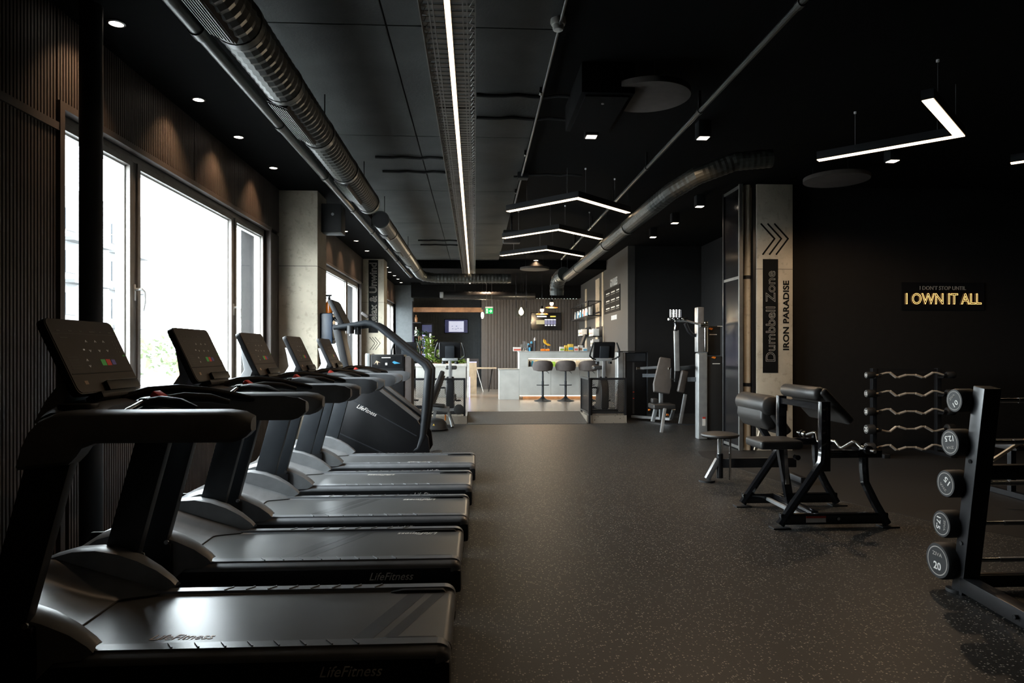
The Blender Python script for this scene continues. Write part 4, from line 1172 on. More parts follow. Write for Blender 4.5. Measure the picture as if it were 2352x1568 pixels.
MB().beam((3.10, 7.42, 0.30), (3.20, 7.42, 0.65), 0.03, 0.03, up=(1, 0, 0)).build('pad_strut', 'wood_pale', t)
MB().tube([(3.02, 6.82, 0.84), (3.02, 6.85, 0.84), (3.02, 7.53, 0.84), (3.02, 7.56, 0.84)], [0.085, 0.105, 0.105, 0.085], 22).build('arm_pad_roll', 'leather', t, smooth=60)
R = Matrix.Rotation(math.radians(55), 3, 'Y')
MB().cbox((3.09, 7.19, 0.72), (0.42, 0.72, 0.10), R).build('arm_pad', 'leather', t, bevel=0.035, seg=4)
MB().prism([(2.925, 0.70), (2.935, 0.88), (3.02, 0.92), (3.10, 0.60), (3.00, 0.58)], 'y', 6.86, 7.52).build('pad_front', 'leather', t, bevel=0.04, seg=4)

# dim bench at far right
t = thing('incline_bench', 'dim black bench with an orange rail behind the leaning rack', 'bench', (5.4, 6.3, 0))
MB().beam((5.05, 6.0, 0.56), (5.75, 6.6, 0.88), 0.05, 0.05).build('orange_rail', 'orange_paint', t)
MB().cbox((5.5, 6.3, 0.50), (0.9, 0.36, 0.08)).build('bench_pad', 'leather', t, bevel=0.025)
for x in (5.15, 5.85):
    MB().beam((x, 6.3, 0.46), (x, 6.3, 0.02), 0.05, 0.05).build('leg', 'black_metal', t)
    MB().beam((x, 6.05, 0.03), (x, 6.55, 0.03), 0.06, 0.05).build('cross_foot', 'black_metal', t)
MB().beam((4.72, 6.0, 0.40), (4.98, 6.0, 0.56), 0.025, 0.025).build('lever', 'wood_pale', t)
MB().beam((4.95, 6.0, 0.53), (5.2, 6.25, 0.46), 0.03, 0.03).build('lever_link', 'black_metal', t)

# ================================================================== STAIR CLIMBER
YN, YF = 8.42, 9.12
t = thing('stair_climber', 'tall black stair climber with curved handrails beyond the treadmills', 'stair climber', (-1.15, 8.77, 0))
side = [(-1.74, 0.06), (-1.70, 0.72), (-1.52, 0.98), (-1.26, 0.99), (-0.98, 0.78), (-0.72, 0.56), (-0.58, 0.34), (-0.56, 0.16), (-0.62, 0.06)]
for y, nm in ((YN, 'side_shroud'), (YF - 0.07, 'side_shroud')):
    MB().prism(side, 'y', y, y + 0.07).build(nm, 'plastic_black', t, bevel=0.015)
for (a, c) in (((-1.60, 0.86), (-0.72, 0.36)), ((-1.66, 0.40), (-0.95, 0.07))):
    MB().beam((a[0], YN - 0.002, a[1]), (c[0], YN - 0.002, c[1]), 0.006, 0.012, up=(0, 0, 1)).build('shroud_crease', 'upright_grey', t)
for k in range(5):
    x, z = -0.72 - k * 0.16, 0.30 + k * 0.15
    MB().box(x - 0.20, x, YN + 0.07, YF - 0.07, z - 0.05, z).build('step', 'plastic_black', t, bevel=0.01)
MB().prism([(-1.28, 1.00), (-1.24, 1.02), (-0.68, 0.575), (-0.70, 0.545)], 'y', YN - 0.01, YN + 0.09).build('side_trim', 'leather_grey', t)
MB().prism([(-1.28, 1.00), (-1.24, 1.02), (-0.68, 0.575), (-0.70, 0.545)], 'y', YF - 0.09, YF + 0.01).build('side_trim', 'leather_grey', t)
MB().box(-1.74, -0.56, YN, YF, 0.0, 0.07).build('base', 'black_metal', t, bevel=0.01)
MB().box(-0.56, -0.44, YN + 0.1, YF - 0.1, 0.05, 0.10).build('entry_step', 'black_metal', t, bevel=0.01)
for y in (YN + 0.03, YF - 0.03):
    pts = [W(px, py, Y=YN) for px, py in ((765, 752), (800, 747), (838, 741), (853, 742), (868, 750), (905, 780), (957, 823), (975, 836), (984, 850), (983, 870), (978, 935), (970, 1005), (960, 1030), (948, 1036))]
    pts = [(p.x, y, p.z) for p in pts]
    MB().tube(pts, [0.028, 0.03, 0.034, 0.036, 0.036, 0.036, 0.038, 0.045, 0.05, 0.05, 0.05, 0.046, 0.036, 0.03], 14).build('handrail', 'upright_grey', t, smooth=60)
MB().cyl(W(805, 748, Y=YN + 0.03), W(805, 766, Y=YN + 0.03), 0.045, n=16).build('cup_holder', 'plastic_black', t)
MB().cyl(W(822, 748, Y=YN + 0.1), W(822, 768, Y=YN + 0.1), 0.04, n=16).build('cup_holder', 'plastic_black', t)
MB().beam((-1.35, YN + 0.03, 1.76), (-1.35, YF - 0.03, 1.76), 0.04, 0.04).build('front_bar', 'upright_grey', t)
MB().beam((-1.72, YN + 0.03, 1.70), (-1.72, YF - 0.03, 1.70), 0.04, 0.05).build('cross_bar', 'upright_grey', t)
MB().beam((-1.56, 8.77, 0.90), (-1.74, 8.77, 1.72), 0.30, 0.10, up=(1, 0, 0)).build('mast', 'plastic_black', t, bevel=0.02)
R = Matrix.Rotation(math.radians(-27), 3, 'Y')
con = MB().cbox((-1.72, 8.77, 1.87), (0.06, 0.50, 0.36), R).build('console', 'plastic_black', t, bevel=0.015)
MB().cbox((-1.692, 8.77, 1.884), (0.004, 0.46, 0.31), R).build('screen', 'screen_glass', con)
MB().cbox((-1.36, 8.50, 1.845), (0.10, 0.05, 0.04), Matrix.Rotation(0.6, 3, 'Y')).build('remote_grip', 'leather_grey', t, bevel=0.012)
lo = W(843, 942, Y=YN)
text('LifeFitness', 'side_logo', 'logo_white', t, (lo.x, YN - 0.004, lo.z), (0.9, 0, -0.44), (0.44, 0, 0.9), width=0.26, height=0.05, shear=0.35)

# ================================================================== PLATFORM RAILINGS, BIKES
def mesh_panel(parent, p0, p1, z0, z1, name='mesh_panel'):
    """diamond mesh between two floor points"""
    p0, p1 = Vector(p0), Vector(p1); L = (p1 - p0).length; d = (p1 - p0) / L; h = z1 - z0
    b = MB(); step = 0.034; w = 0.0035
    s = -h
    while s < L:
        for sg in (1, -1):
            a0, a1 = max(s, 0), min(s + h, L)
            if a1 - a0 > 0.01:
                za, zb = z0 + (a0 - s), z0 + (a1 - s)
                if sg < 0: za, zb = z0 + z1 - za, z0 + z1 - zb
                A = p0 + d * a0; B2 = p0 + d * a1
                b.beam((A.x, A.y, za), (B2.x, B2.y, zb), w, w * 1.6)
        s += step
    o = b.build(name, 'black_metal', parent); o['kind'] = 'stuff'
def railing(name, p0, p1, z0a, z0b, zt, label, post=True):
    t = thing(name, label, 'railing', ((p0[0] + p1[0]) / 2, (p0[1] + p1[1]) / 2, min(z0a, z0b)), group='mesh railings of the platform')
    for p, z in ((p0, z0a), (p1, z0b)):
        MB().box(p[0] - 0.02, p[0] + 0.02, p[1] - 0.02, p[1] + 0.02, z, zt).build('post', 'black_metal', t)
    MB().beam((p0[0], p0[1], zt - 0.02), (p1[0], p1[1], zt - 0.02), 0.04, 0.04).build('top_rail', 'black_metal', t)
    MB().beam((p0[0], p0[1], PZ + 0.05), (p1[0], p1[1], PZ + 0.05), 0.04, 0.03).build('bottom_rail', 'black_metal', t)
    mesh_panel(t, (p0[0], p0[1], 0), (p1[0], p1[1], 0), PZ + 0.07, zt - 0.04)
railing('mesh_railing', (-1.35, 13.19), (-0.21, 13.19), PZ, PZ, 0.88, 'black mesh railing left of the ramp, behind the weight bench')
railing('mesh_railing', (2.25, 13.19), (2.92, 13.19), PZ, PZ, 0.88, 'black mesh railing right of the ramp, along the platform edge')
railing('mesh_railing', (2.20, 13.10), (2.20, 14.08), 0.0, PZ, 0.88, 'black mesh railing along the right side of the ramp')

def make_bike():
    t = thing('exercise_bike', 'x', 'exercise bike', (0, 0, 0), group='upright exercise bikes on the platform')
    MB().cbox((0, -0.35, 0.04), (0.55, 0.09, 0.07)).build('front_foot', 'plastic_black', t, bevel=0.015)
    MB().cbox((0, 0.55, 0.04), (0.50, 0.09, 0.07)).build('rear_foot', 'plastic_black', t, bevel=0.015)
    MB().cbox((0, 0.1, 0.07), (0.12, 0.95, 0.07)).build('base_beam', 'plastic_black', t, bevel=0.015)
    MB().prism([(-0.42, 0.10), (-0.44, 0.38), (-0.36, 0.62), (-0.22, 0.74), (-0.10, 0.66), (0.10, 0.44), (0.22, 0.30), (0.25, 0.10)], 'x', -0.08, 0.08).build('flywheel_shroud', 'plastic_black', t, bevel=0.03, seg=3)
    MB().beam((0, -0.24, 0.60), (0, -0.30, 1.08), 0.07, 0.06, up=(1, 0, 0)).build('mast', 'steel_grey', t, bevel=0.01)
    R = Matrix.Rotation(math.radians(20), 3, 'X')
    con = MB().cbox((0, -0.30, 1.27), (0.44, 0.07, 0.34), R).build('console', 'plastic_black', t, bevel=0.025)
    MB().cbox((0, -0.355, 1.23), (0.19, 0.06, 0.26), R).build('console_back', 'upright_grey', con, bevel=0.02)
    MB().cbox((0, -0.392, 1.285), (0.10, 0.004, 0.012), R).build('maker_mark', 'logo_white', con)
    MB().cbox((0, -0.26, 1.08), (0.32, 0.16, 0.06)).build('reading_rack', 'silver_paint', t, bevel=0.015)
    for s in (-1, 1):
        MB().tube([(0.10 * s, -0.26, 1.06), (0.24 * s, -0.30, 1.10), (0.30 * s, -0.36, 1.15), (0.285 * s, -0.42, 1.28), (0.235 * s, -0.42, 1.42)], [0.017, 0.018, 0.019, 0.019, 0.015], 10).build('handlebar', 'rubber_black', t, smooth=60)
        MB().beam((0.10 * s, 0.0, 0.36), (0.10 * s, 0.12 * s, 0.36 - 0.14 * s), 0.02, 0.035, up=(1, 0, 0)).build('crank', 'steel_grey', t)
        MB().cbox((0.16 * s, 0.12 * s, 0.36 - 0.14 * s), (0.10, 0.09, 0.03)).build('pedal', 'plastic_black', t, bevel=0.006)
        MB().cyl((0.13 * s, -0.27, 1.04), (0.13 * s, -0.27, 0.99), 0.04, n=14).build('cup_holder', 'plastic_black', t)
    MB().beam((0, 0.18, 0.30), (0, 0.32, 0.86), 0.06, 0.06, up=(1, 0, 0)).build('seat_post', 'steel_grey', t)
    MB().cbox((0, 0.36, 0.90), (0.24, 0.28, 0.08)).build('saddle', 'leather', t, bevel=0.035, seg=3)
    MB().cyl((0.035, 0.24, 0.66), (0.08, 0.24, 0.66), 0.02, n=10).build('adjuster_knob', 'stop_red', t)
    return t
bk = make_bike()
bks = [bk, copy_tree(bk), copy_tree(bk)]
place(bks[0], (W(1035, 900, Y=14.15).x, 14.15, PZ), 'upright exercise bike on the platform left of the ramp')
place(bks[1], (W(937, 900, Y=14.3).x, 14.3, PZ), 'upright exercise bike half hidden behind the stair climber handrail')
place(bks[2], (W(1381, 900, Y=14.05).x, 14.05, PZ), 'upright exercise bike inside the mesh railing right of the ramp')

# weight bench and balance trainer in front of the left railing
Y = 12.62
g = lambda px, py, dy=0.0: W(px, py, Y=Y + dy)
t = thing('weight_bench', 'adjustable weight bench with raised black back pad beside the stair climber', 'bench', (g(1020, 978).x, Y, 0))
MB().beam(g(984, 938), g(1017, 852), 0.30, 0.09, up=(1, 0, 0)).build('back_pad', 'leather', t, bevel=0.03)
MB().beam(g(992, 940), g(1020, 862), 0.04, 0.05, up=(1, 0, 0)).build('back_frame', 'silver_paint', t)
MB().beam(g(990, 937), g(1032, 940), 0.08, 0.10).build('seat_frame', 'silver_paint', t, bevel=0.01)
MB().beam(g(992, 929), g(1022, 932), 0.28, 0.05).build('seat_pad', 'leather', t, bevel=0.02)
MB().cyl(g(1054, 940, -0.22), g(1054, 940, 0.22), 0.095, n=20).build('foam_roller', 'rubber_black', t, bevel=0.015)
MB().beam(g(1030, 941), g(1054, 940), 0.05, 0.05).build('roller_arm', 'steel_grey', t)
p = g(1030, 945); q = g(1040, 974)
for s in (-1, 1):
    MB().tube([(p.x, Y, p.z), (q.x, Y + 0.18 * s, 0.02)], 0.028, 12).build('front_leg', 'silver_paint', t)
p2 = g(1000, 942)
MB().beam((p2.x, Y, p2.z), (p2.x - 0.05, Y, 0.02), 0.06, 0.05, up=(1, 0, 0)).build('rear_leg', 'silver_paint', t)
MB().beam((p2.x - 0.05, Y, 0.03), (q.x, Y, 0.03), 0.07, 0.05).build('base_bar', 'silver_paint', t, bevel=0.006)
MB().cyl(g(1023, 952), g(1023, 965), 0.014, n=10).build('pop_pin', 'orange_paint', t)
c = g(998, 960, -0.45)
t = thing('balance_dome', 'black rubber balance dome on the floor beside the weight bench', 'balance trainer', (c.x, c.y, 0))
MB().lathe([(0.22, 0.0), (0.24, 0.02), (0.23, 0.05), (0.21, 0.13), (0.15, 0.19), (0.05, 0.215)], (c.x, c.y, 0), 28).build('dome', 'rubber_black', t, smooth=60)
MB().lathe([(0.235, 0.015), (0.247, 0.025), (0.235, 0.04)], (c.x, c.y, 0), 28).build('base_rim', 'black_metal', t)
b = MB().add([(c.x - 0.02, c.y - 0.222, 0.10), (c.x + 0.02, c.y - 0.222, 0.10), (c.x, c.y - 0.216, 0.14), (c.x, c.y - 0.23, 0.115)], [(0, 1, 2), (0, 3, 1), (1, 3, 2), (2, 3, 0)])
b.build('warning_mark', 'box_yellow', t)

# weight stack tower behind the stair climber
Y = 11.75
x0, x1, x2 = W(851, 900, Y=Y).x, W(928, 900, Y=Y).x, W(945, 900, Y=Y).x
zt = W(900, 814, Y=Y).z
t = thing('weight_tower', 'black weight stack tower with silver side behind the stair climber', 'machine', ((x0 + x1) / 2, Y + 0.3, 0))
MB().box(x0, x1, Y, Y + 0.5, 0.0, zt).build('shroud', 'plastic_black', t, bevel=0.02)
MB().box(x0 - 0.09, x0 - 0.005, Y - 0.01, Y + 0.5, 0.0, zt + 0.02).build('side_column', 'silver_paint', t, bevel=0.02)
MB().box(x1 + 0.005, x2, Y + 0.02, Y + 0.5, 0.0, zt - 0.03).build('side_column', 'fabric_brown', t, bevel=0.02)
pz = zt - 0.03
MB().box(x0 + 0.03, x1 - 0.03, Y - 0.008, Y, pz - 0.20, pz).build('instruction_panel', 'black_gloss', t)
MB().box(x0 + 0.19, x0 + 0.34, Y - 0.012, Y - 0.008, pz - 0.03, pz - 0.015).build('maker_mark', 'logo_white', t)
MB().prism([(x0 + 0.06, pz - 0.14), (x0 + 0.10, pz - 0.07), (x0 + 0.17, pz - 0.11), (x0 + 0.13, pz - 0.10), (x0 + 0.12, pz - 0.15), (x0 + 0.10, pz - 0.10)], 'y', Y - 0.012, Y - 0.008).build('figure_print', 'logo_tan', t)
MB().prism([(x1 - 0.20, pz - 0.10), (x1 - 0.17, pz - 0.08), (x1 - 0.06, pz - 0.12), (x1 - 0.16, pz - 0.13)], 'y', Y - 0.012, Y - 0.008).build('figure_print', 'box_blue', t)
MB().box(x0 + 0.25, x0 + 0.285, Y - 0.012, Y - 0.008, pz - 0.15, pz - 0.11).build('lock_print', 'white_print', t)
MB().box(x0 + 0.09, x0 + 0.17, Y - 0.006, Y, pz - 0.245, pz - 0.23).build('shroud_mark', 'logo_white', t)
MB().box(x0 + 0.22, x0 + 0.30, Y - 0.004, Y + 0.01, 0.1, pz - 0.24).build('weight_slot', 'gasket', t)

# dispenser on the near column
t = thing('wipe_dispenser', 'dark blue wall dispenser fixed to the near concrete column', 'dispenser', (-2.04, 9.62, 1.5))
MB().box(-2.138, -1.965, 9.52, 9.75, 1.50, 1.925).build('housing', 'navy_plastic', t, bevel=0.02, seg=3)
MB().tube([(-1.965, 9.6, 1.86), (-1.90, 9.6, 1.80), (-1.90, 9.6, 1.60), (-1.95, 9.6, 1.55)], 0.022, 10).build('roll_guard', 'black_gloss', t, smooth=60)
c = Vector((-2.03, 9.62, 1.925))
t = thing('spray_bottle', 'amber spray bottle standing on the dark blue dispenser', 'bottle', c)
MB().lathe([(0.045, 0), (0.048, 0.01), (0.048, 0.13), (0.035, 0.17), (0.016, 0.185)], c, 20).build('bottle', 'amber', t, smooth=50)
MB().lathe([(0.018, 0.185), (0.018, 0.22), (0.012, 0.24)], c, 12).build('neck', 'black_matte', t)
MB().beam(c + Vector((-0.045, 0, 0.245)), c + Vector((0.035, 0, 0.25)), 0.022, 0.025).build('spray_head', 'black_matte', t)
MB().beam(c + Vector((-0.02, 0, 0.24)), c + Vector((-0.05, 0, 0.20)), 0.012, 0.008).build('trigger', 'black_matte', t)
t = thing('wall_speaker', 'black loudspeaker mounted high beside the near concrete column', 'speaker', (-2.0, 9.75, 3.0))
MB().box(-2.139, -1.86, 9.6, 9.9, 3.05, 3.45).build('cabinet', 'black_matte', t, bevel=0.015)
MB().cyl((-1.98, 9.59, 3.3), (-1.98, 9.602, 3.3), 0.02, n=12).build('tweeter', 'steel_grey', t)

# ================================================================== ALCOVE MACHINES
t = thing('chest_press_machine', 'seated press machine with silver column tower and grey back pad', 'machine', (3.4, 13.0, 0))
Y = 14.0
a, b_, c_ = W(1418, 900, Y=Y).x, W(1437, 900, Y=Y).x, W(1489, 900, Y=Y).x
zt = W(1450, 808, Y=Y).z
MB().box(a, b_ - 0.05, Y - 0.02, Y + 0.25, 0.0, zt).build('tower_column', 'silver_paint', t, bevel=0.02, seg=3)
MB().box(b_ - 0.045, b_, Y, Y + 0.25, 0.0, zt - 0.01).build('tower_column', 'steel_grey', t, bevel=0.015)
MB().box(b_ + 0.005, c_ - 0.03, Y + 0.03, Y + 0.3, 0.02, zt - 0.01).build('weight_shroud', 'plastic_black', t, bevel=0.02)
MB().box(c_ - 0.025, c_, Y + 0.01, Y + 0.3, 0.02, zt - 0.01).build('tower_column', 'upright_grey', t, bevel=0.01)
MB().box(a, c_, Y - 0.02, Y + 0.3, zt, zt + 0.02).build('tower_cap', 'black_metal', t, bevel=0.006)
MB().box(b_ + 0.02, c_ - 0.05, Y + 0.02, Y + 0.03, zt - 0.19, zt - 0.03).build('instruction_panel', 'upright_grey', t)
MB().box(b_ + 0.15, b_ + 0.19, Y + 0.024, Y + 0.031, 0.1, zt - 0.22).build('weight_slot', 'gasket', t)
for z in (0.55, 0.42):
    MB().cbox((b_ + 0.17, Y + 0.02, z), (0.03, 0.01, 0.012)).build('weight_pin', 'stop_red', t)
MB().beam(W(1465, 846, Y=13.6), W(1530, 842, Y=12.7), 0.05, 0.05).build('press_arm', 'black_metal', t)
MB().beam(W(1478, 862, Y=13.6), W(1530, 862, Y=12.8), 0.05, 0.07).build('lower_arm', 'upright_grey', t)
MB().cyl(W(1462, 846, Y=13.5), W(1478, 846, Y=13.5), 0.03, n=12).build('pivot', 'chrome', t)
MB().beam(W(1452, 956, Y=13.9), W(1540, 962, Y=13.0), 0.06, 0.05).build('base_rail', 'steel_grey', t)
Y = 12.1
c = W(1524, 862, Y=Y + 0.15)
b = MB().prism([(-0.155, -0.33), (0.135, -0.33), (0.155, -0.18), (0.10, 0.33), (-0.10, 0.33), (-0.175, -0.18)], 'y', -0.04, 0.04)
R = Matrix.Rotation(math.radians(-14), 3, 'X') @ Matrix.Rotation(math.radians(9), 3, 'Y')
b.v = [c + R @ v for v in b.v]
b.build('back_pad', 'leather_grey', t, bevel=0.02, seg=3)
c = W(1520, 932, Y=Y)
MB().cbox(c, (0.40, 0.42, 0.09)).build('seat_pad', 'leather', t, bevel=0.03, seg=3)
MB().cbox(c + Vector((-0.14, -0.02, 0.10)), (0.10, 0.16, 0.08)).build('seat_bolster', 'leather', t, bevel=0.02)
MB().beam(W(1527, 938, Y=11.75), W(1519, 994, Y=11.62), 0.06, 0.05, up=(1, 0, 0)).build('front_leg', 'silver_paint', t, bevel=0.006)
MB().beam(W(1506, 938, Y=12.3), W(1499, 968, Y=12.3), 0.08, 0.06, up=(1, 0, 0)).build('side_leg', 'silver_paint', t, bevel=0.006)
MB().beam(W(1518, 900, Y=12.35), W(1518, 962, Y=12.5), 0.08, 0.06, up=(1, 0, 0)).build('spine', 'silver_paint', t, bevel=0.006)
MB().beam(W(1548, 938, Y=12.2), W(1541, 960, Y=12.6), 0.05, 0.05, up=(1, 0, 0)).build('side_leg', 'silver_paint', t)
MB().cyl(W(1531, 952, Y=11.75), W(1535, 953, Y=11.75), 0.02, n=10).build('adjuster_knob', 'orange_paint', t)
MB().cyl(W(1489, 941, Y=12.2), W(1493, 941, Y=12.2), 0.016, n=10).build('adjuster_knob', 'orange_paint', t)
c = W(1568, 876, Y=12.75)
b = MB().cbox((0, 0, 0), (0.13, 0.10, 0.42), None)
b.v = [c + Matrix.Rotation(math.radians(12), 3, 'Y') @ v for v in b.v]
b.build('chest_pad', 'leather_grey', t, bevel=0.03, seg=3)
MB().beam(W(1574, 905, Y=12.9), W(1562, 973, Y=12.9), 0.05, 0.06, up=(1, 0, 0)).build('pad_post', 'silver_paint', t, bevel=0.006)
MB().beam(W(1528, 974, Y=12.9), W(1600, 976, Y=12.7), 0.05, 0.04).build('base_rail', 'black_metal', t)

t = thing('pulldown_machine', 'tall silver cable column machine with black weight shroud left of the partition', 'machine', (3.3, 10.8, 0))
Y = 10.62
x0, x1, x2 = W(1605, 900, Y=Y).x, W(1626, 900, Y=Y).x, W(1666, 900, Y=Y).x
z1, z2 = W(1615, 810, Y=Y).z, W(1615, 705, Y=Y).z
MB().box(x0 - 0.01, x1, Y, Y + 0.16, 0.0, z1).build('lower_column', 'silver_paint', t, bevel=0.03, seg=3)
MB().box(x0 - 0.02, x1 - 0.06, Y, Y + 0.15, z1 + 0.01, z2).build('upper_column', 'steel_grey', t, bevel=0.015, seg=3)
MB().box(x1 - 0.055, x1 + 0.01, Y, Y + 0.15, z1 + 0.01, z2 - 0.22).build('upper_column', 'chrome', t, bevel=0.02, seg=3)
MB().box(x1 + 0.015, x2 - 0.02, Y + 0.05, Y + 0.65, 0.0, W(1640, 818, Y=Y).z).build('weight_shroud', 'black_matte', t, bevel=0.02)
MB().box(x1 + 0.03, x2 - 0.03, Y + 0.12, Y + 0.6, W(1640, 816, Y=Y).z, W(1640, 748, Y=Y).z).build('upper_shroud', 'black_matte', t, bevel=0.02)
for (px, py) in ((1632, 755), (1639, 821)):
    p = W(px, py, Y=Y + 0.045 if py > 800 else Y + 0.11)
    MB().prism([(p.x - 0.04, p.z), (p.x - 0.01, p.z + 0.02), (p.x + 0.04, p.z + 0.01), (p.x + 0.02, p.z - 0.02)], 'y', p.y - 0.004, p.y).build('figure_print', 'orange_paint', t)
for (px, py) in ((1638, 768), (1645, 835), (1656, 749)):
    p = W(px, py, Y=Y + 0.045 if py > 800 else Y + 0.11)
    MB().box(p.x - 0.06, p.x + 0.06, p.y - 0.003, p.y, p.z - 0.006, p.z + 0.006).build('maker_mark', 'logo_white', t)
MB().cyl(W(1664, 957, Y=Y), W(1667, 957, Y=Y), 0.018, n=10).build('weight_pin', 'orange_paint', t)
MB().box(x1 - 0.09, x1 - 0.04, Y - 0.004, Y, 0.22, 0.36).build('warning_sticker', 'white_print', t)
MB().box(x1 - 0.09, x1 - 0.04, Y - 0.006, Y - 0.001, 0.33, 0.36).build('sticker_header', 'sticker_red', t)
MB().tube([W(1617, 748, Y=Y - 0.02), W(1600, 743, Y=Y - 0.02), W(1578, 737, Y=Y - 0.02), W(1550, 737, Y=Y - 0.02)], 0.017, 10).build('bent_arm', 'silver_paint', t, smooth=60)
MB().cyl(W(1608, 747, Y=Y - 0.03), W(1625, 747, Y=Y - 0.03), 0.035, n=12).build('arm_clamp', 'chrome', t)
MB().tube([W(1574, 742, Y=Y + 0.1), W(1582, 760, Y=Y + 0.1), W(1590, 768, Y=Y + 0.1), W(1604, 772, Y=Y + 0.1)], 0.028, 10).build('lower_arm', 'black_metal', t, smooth=60)
hd = MB().beam(W(1536, 733, Y=Y), W(1576, 731, Y=Y), 0.20, 0.035).build('pulley_head', 'black_gloss', t, bevel=0.008)
for px, dy in ((1541, 0), (1548, 0.1), (1555, 0), (1562, 0.1)):
    MB().cyl(W(px, 728, Y=Y + dy), W(px, 711, Y=Y + dy), 0.018, n=12).build('roller', 'chrome', hd)
for px in (1537, 1546, 1558, 1568):
    MB().cyl(W(px, 731, Y=Y - 0.11), W(px, 735, Y=Y - 0.11), 0.02, n=10).build('head_bolt', 'chrome', hd)
MB().tube([W(1552, 738, Y=Y), W(1554, 748, Y=Y), W(1552, 760, Y=Y)], 0.035, 10).build('swivel', 'black_gloss', t)
MB().beam(W(1553, 758, Y=Y), W(1555, 852, Y=Y), 0.06, 0.075, up=(1, 0, 0)).build('hanging_post', 'silver_paint', t, bevel=0.012)
MB().beam(W(1554, 852, Y=Y), W(1553, 877, Y=Y), 0.05, 0.06, up=(1, 0, 0)).build('post_end', 'black_metal', t, bevel=0.008)
MB().tube([W(1537, 846, Y=Y), W(1541, 844, Y=Y), W(1541, 868, Y=Y), W(1548, 872, Y=Y)], 0.012, 8).build('grip_handle', 'black_metal', t)
MB().cyl(W(1535, 846, Y=Y), W(1538, 846, Y=Y), 0.02, n=10).build('handle_end', 'chrome', t)
MB().beam(W(1558, 846, Y=Y), W(1597, 842, Y=Y + 0.3), 0.05, 0.06).build('side_arm', 'upright_grey', t)
MB().beam(W(1580, 871, Y=Y + 0.2), W(1607, 871, Y=Y + 0.1), 0.05, 0.07).build('brace', 'upright_grey', t)

# ================================================================== RECEPTION BAR
YB = 17.6
bar = thing('bar_counter', 'grey concrete bar counter with a lit niche and lit toe kick', 'bar counter', (2.25, 18.0, PZ))
XL, XR = 1.13, 3.38
nx0, nx1 = 1.36, 3.10
zn0, zn1 = 0.995, 1.22
for k, (a, c) in enumerate(((XL, 1.95), (1.955, 2.70), (2.705, XR))):
    MB().box(a, c, YB, YB + 0.04, PZ + 0.10, zn0 - 0.002).build('front_panel', 'counter_concrete', bar, bevel=0.003, seg=1)
MB().box(XL, nx0, YB, YB + 0.04, zn0, zn1).build('front_panel', 'counter_concrete', bar)
MB().box(nx1, XR, YB, YB + 0.04, zn0, zn1).build('front_panel', 'counter_concrete', bar)
MB().box(XL, XR, YB - 0.005, YB + 0.04, zn1, H - 0.03).build('upper_band', 'counter_concrete', bar, bevel=0.003, seg=1)
MB().box(XL - 0.01, XR, YB - 0.01, YB + 0.60, H - 0.03, H - 0.002).build('worktop', 'counter_top', bar, bevel=0.004)
MB().box(nx0, nx1, YB + 0.27, YB + 0.30, zn0, zn1).build('niche_back', 'box_white', bar)
MB().box(nx0, nx1, YB + 0.04, YB + 0.27, zn0 - 0.03, zn0).build('niche_shelf', 'counter_concrete', bar)
MB().box(nx0 + 0.02, nx1 - 0.02, YB + 0.10, YB + 0.14, zn1 - 0.025, zn1 - 0.008).build('niche_led', 'led_niche', bar)
MB().box(XL + 0.10, XR, YB + 0.10, YB + 0.14, PZ, PZ + 0.10).build('toe_kick', 'wood', bar)
MB().box(XL + 0.02, XR - 0.02, YB + 0.045, YB + 0.075, PZ + 0.082, PZ + 0.096).build('toe_kick_led', 'led_niche', bar)
MB().box(XL, XL + 0.04, YB + 0.04, YB + 0.60, PZ + 0.10, H - 0.03).build('end_panel', 'box_white', bar)
desk = thing('reception_desk', 'low grey concrete desk section left of the bar', 'desk', (0.87, 17.9, PZ))
MB().box(0.61, XL - 0.004, YB, YB + 0.04, PZ, 0.91).build('front_panel', 'counter_concrete', desk, bevel=0.003, seg=1)
MB().box(0.60, XL - 0.004, YB - 0.005, YB + 0.60, 0.912, 0.94).build('desk_top', 'counter_top', desk, bevel=0.003)
MB().box(0.61, 0.65, YB + 0.04, YB + 0.60, PZ, 0.91).build('end_panel', 'counter_concrete', desk)

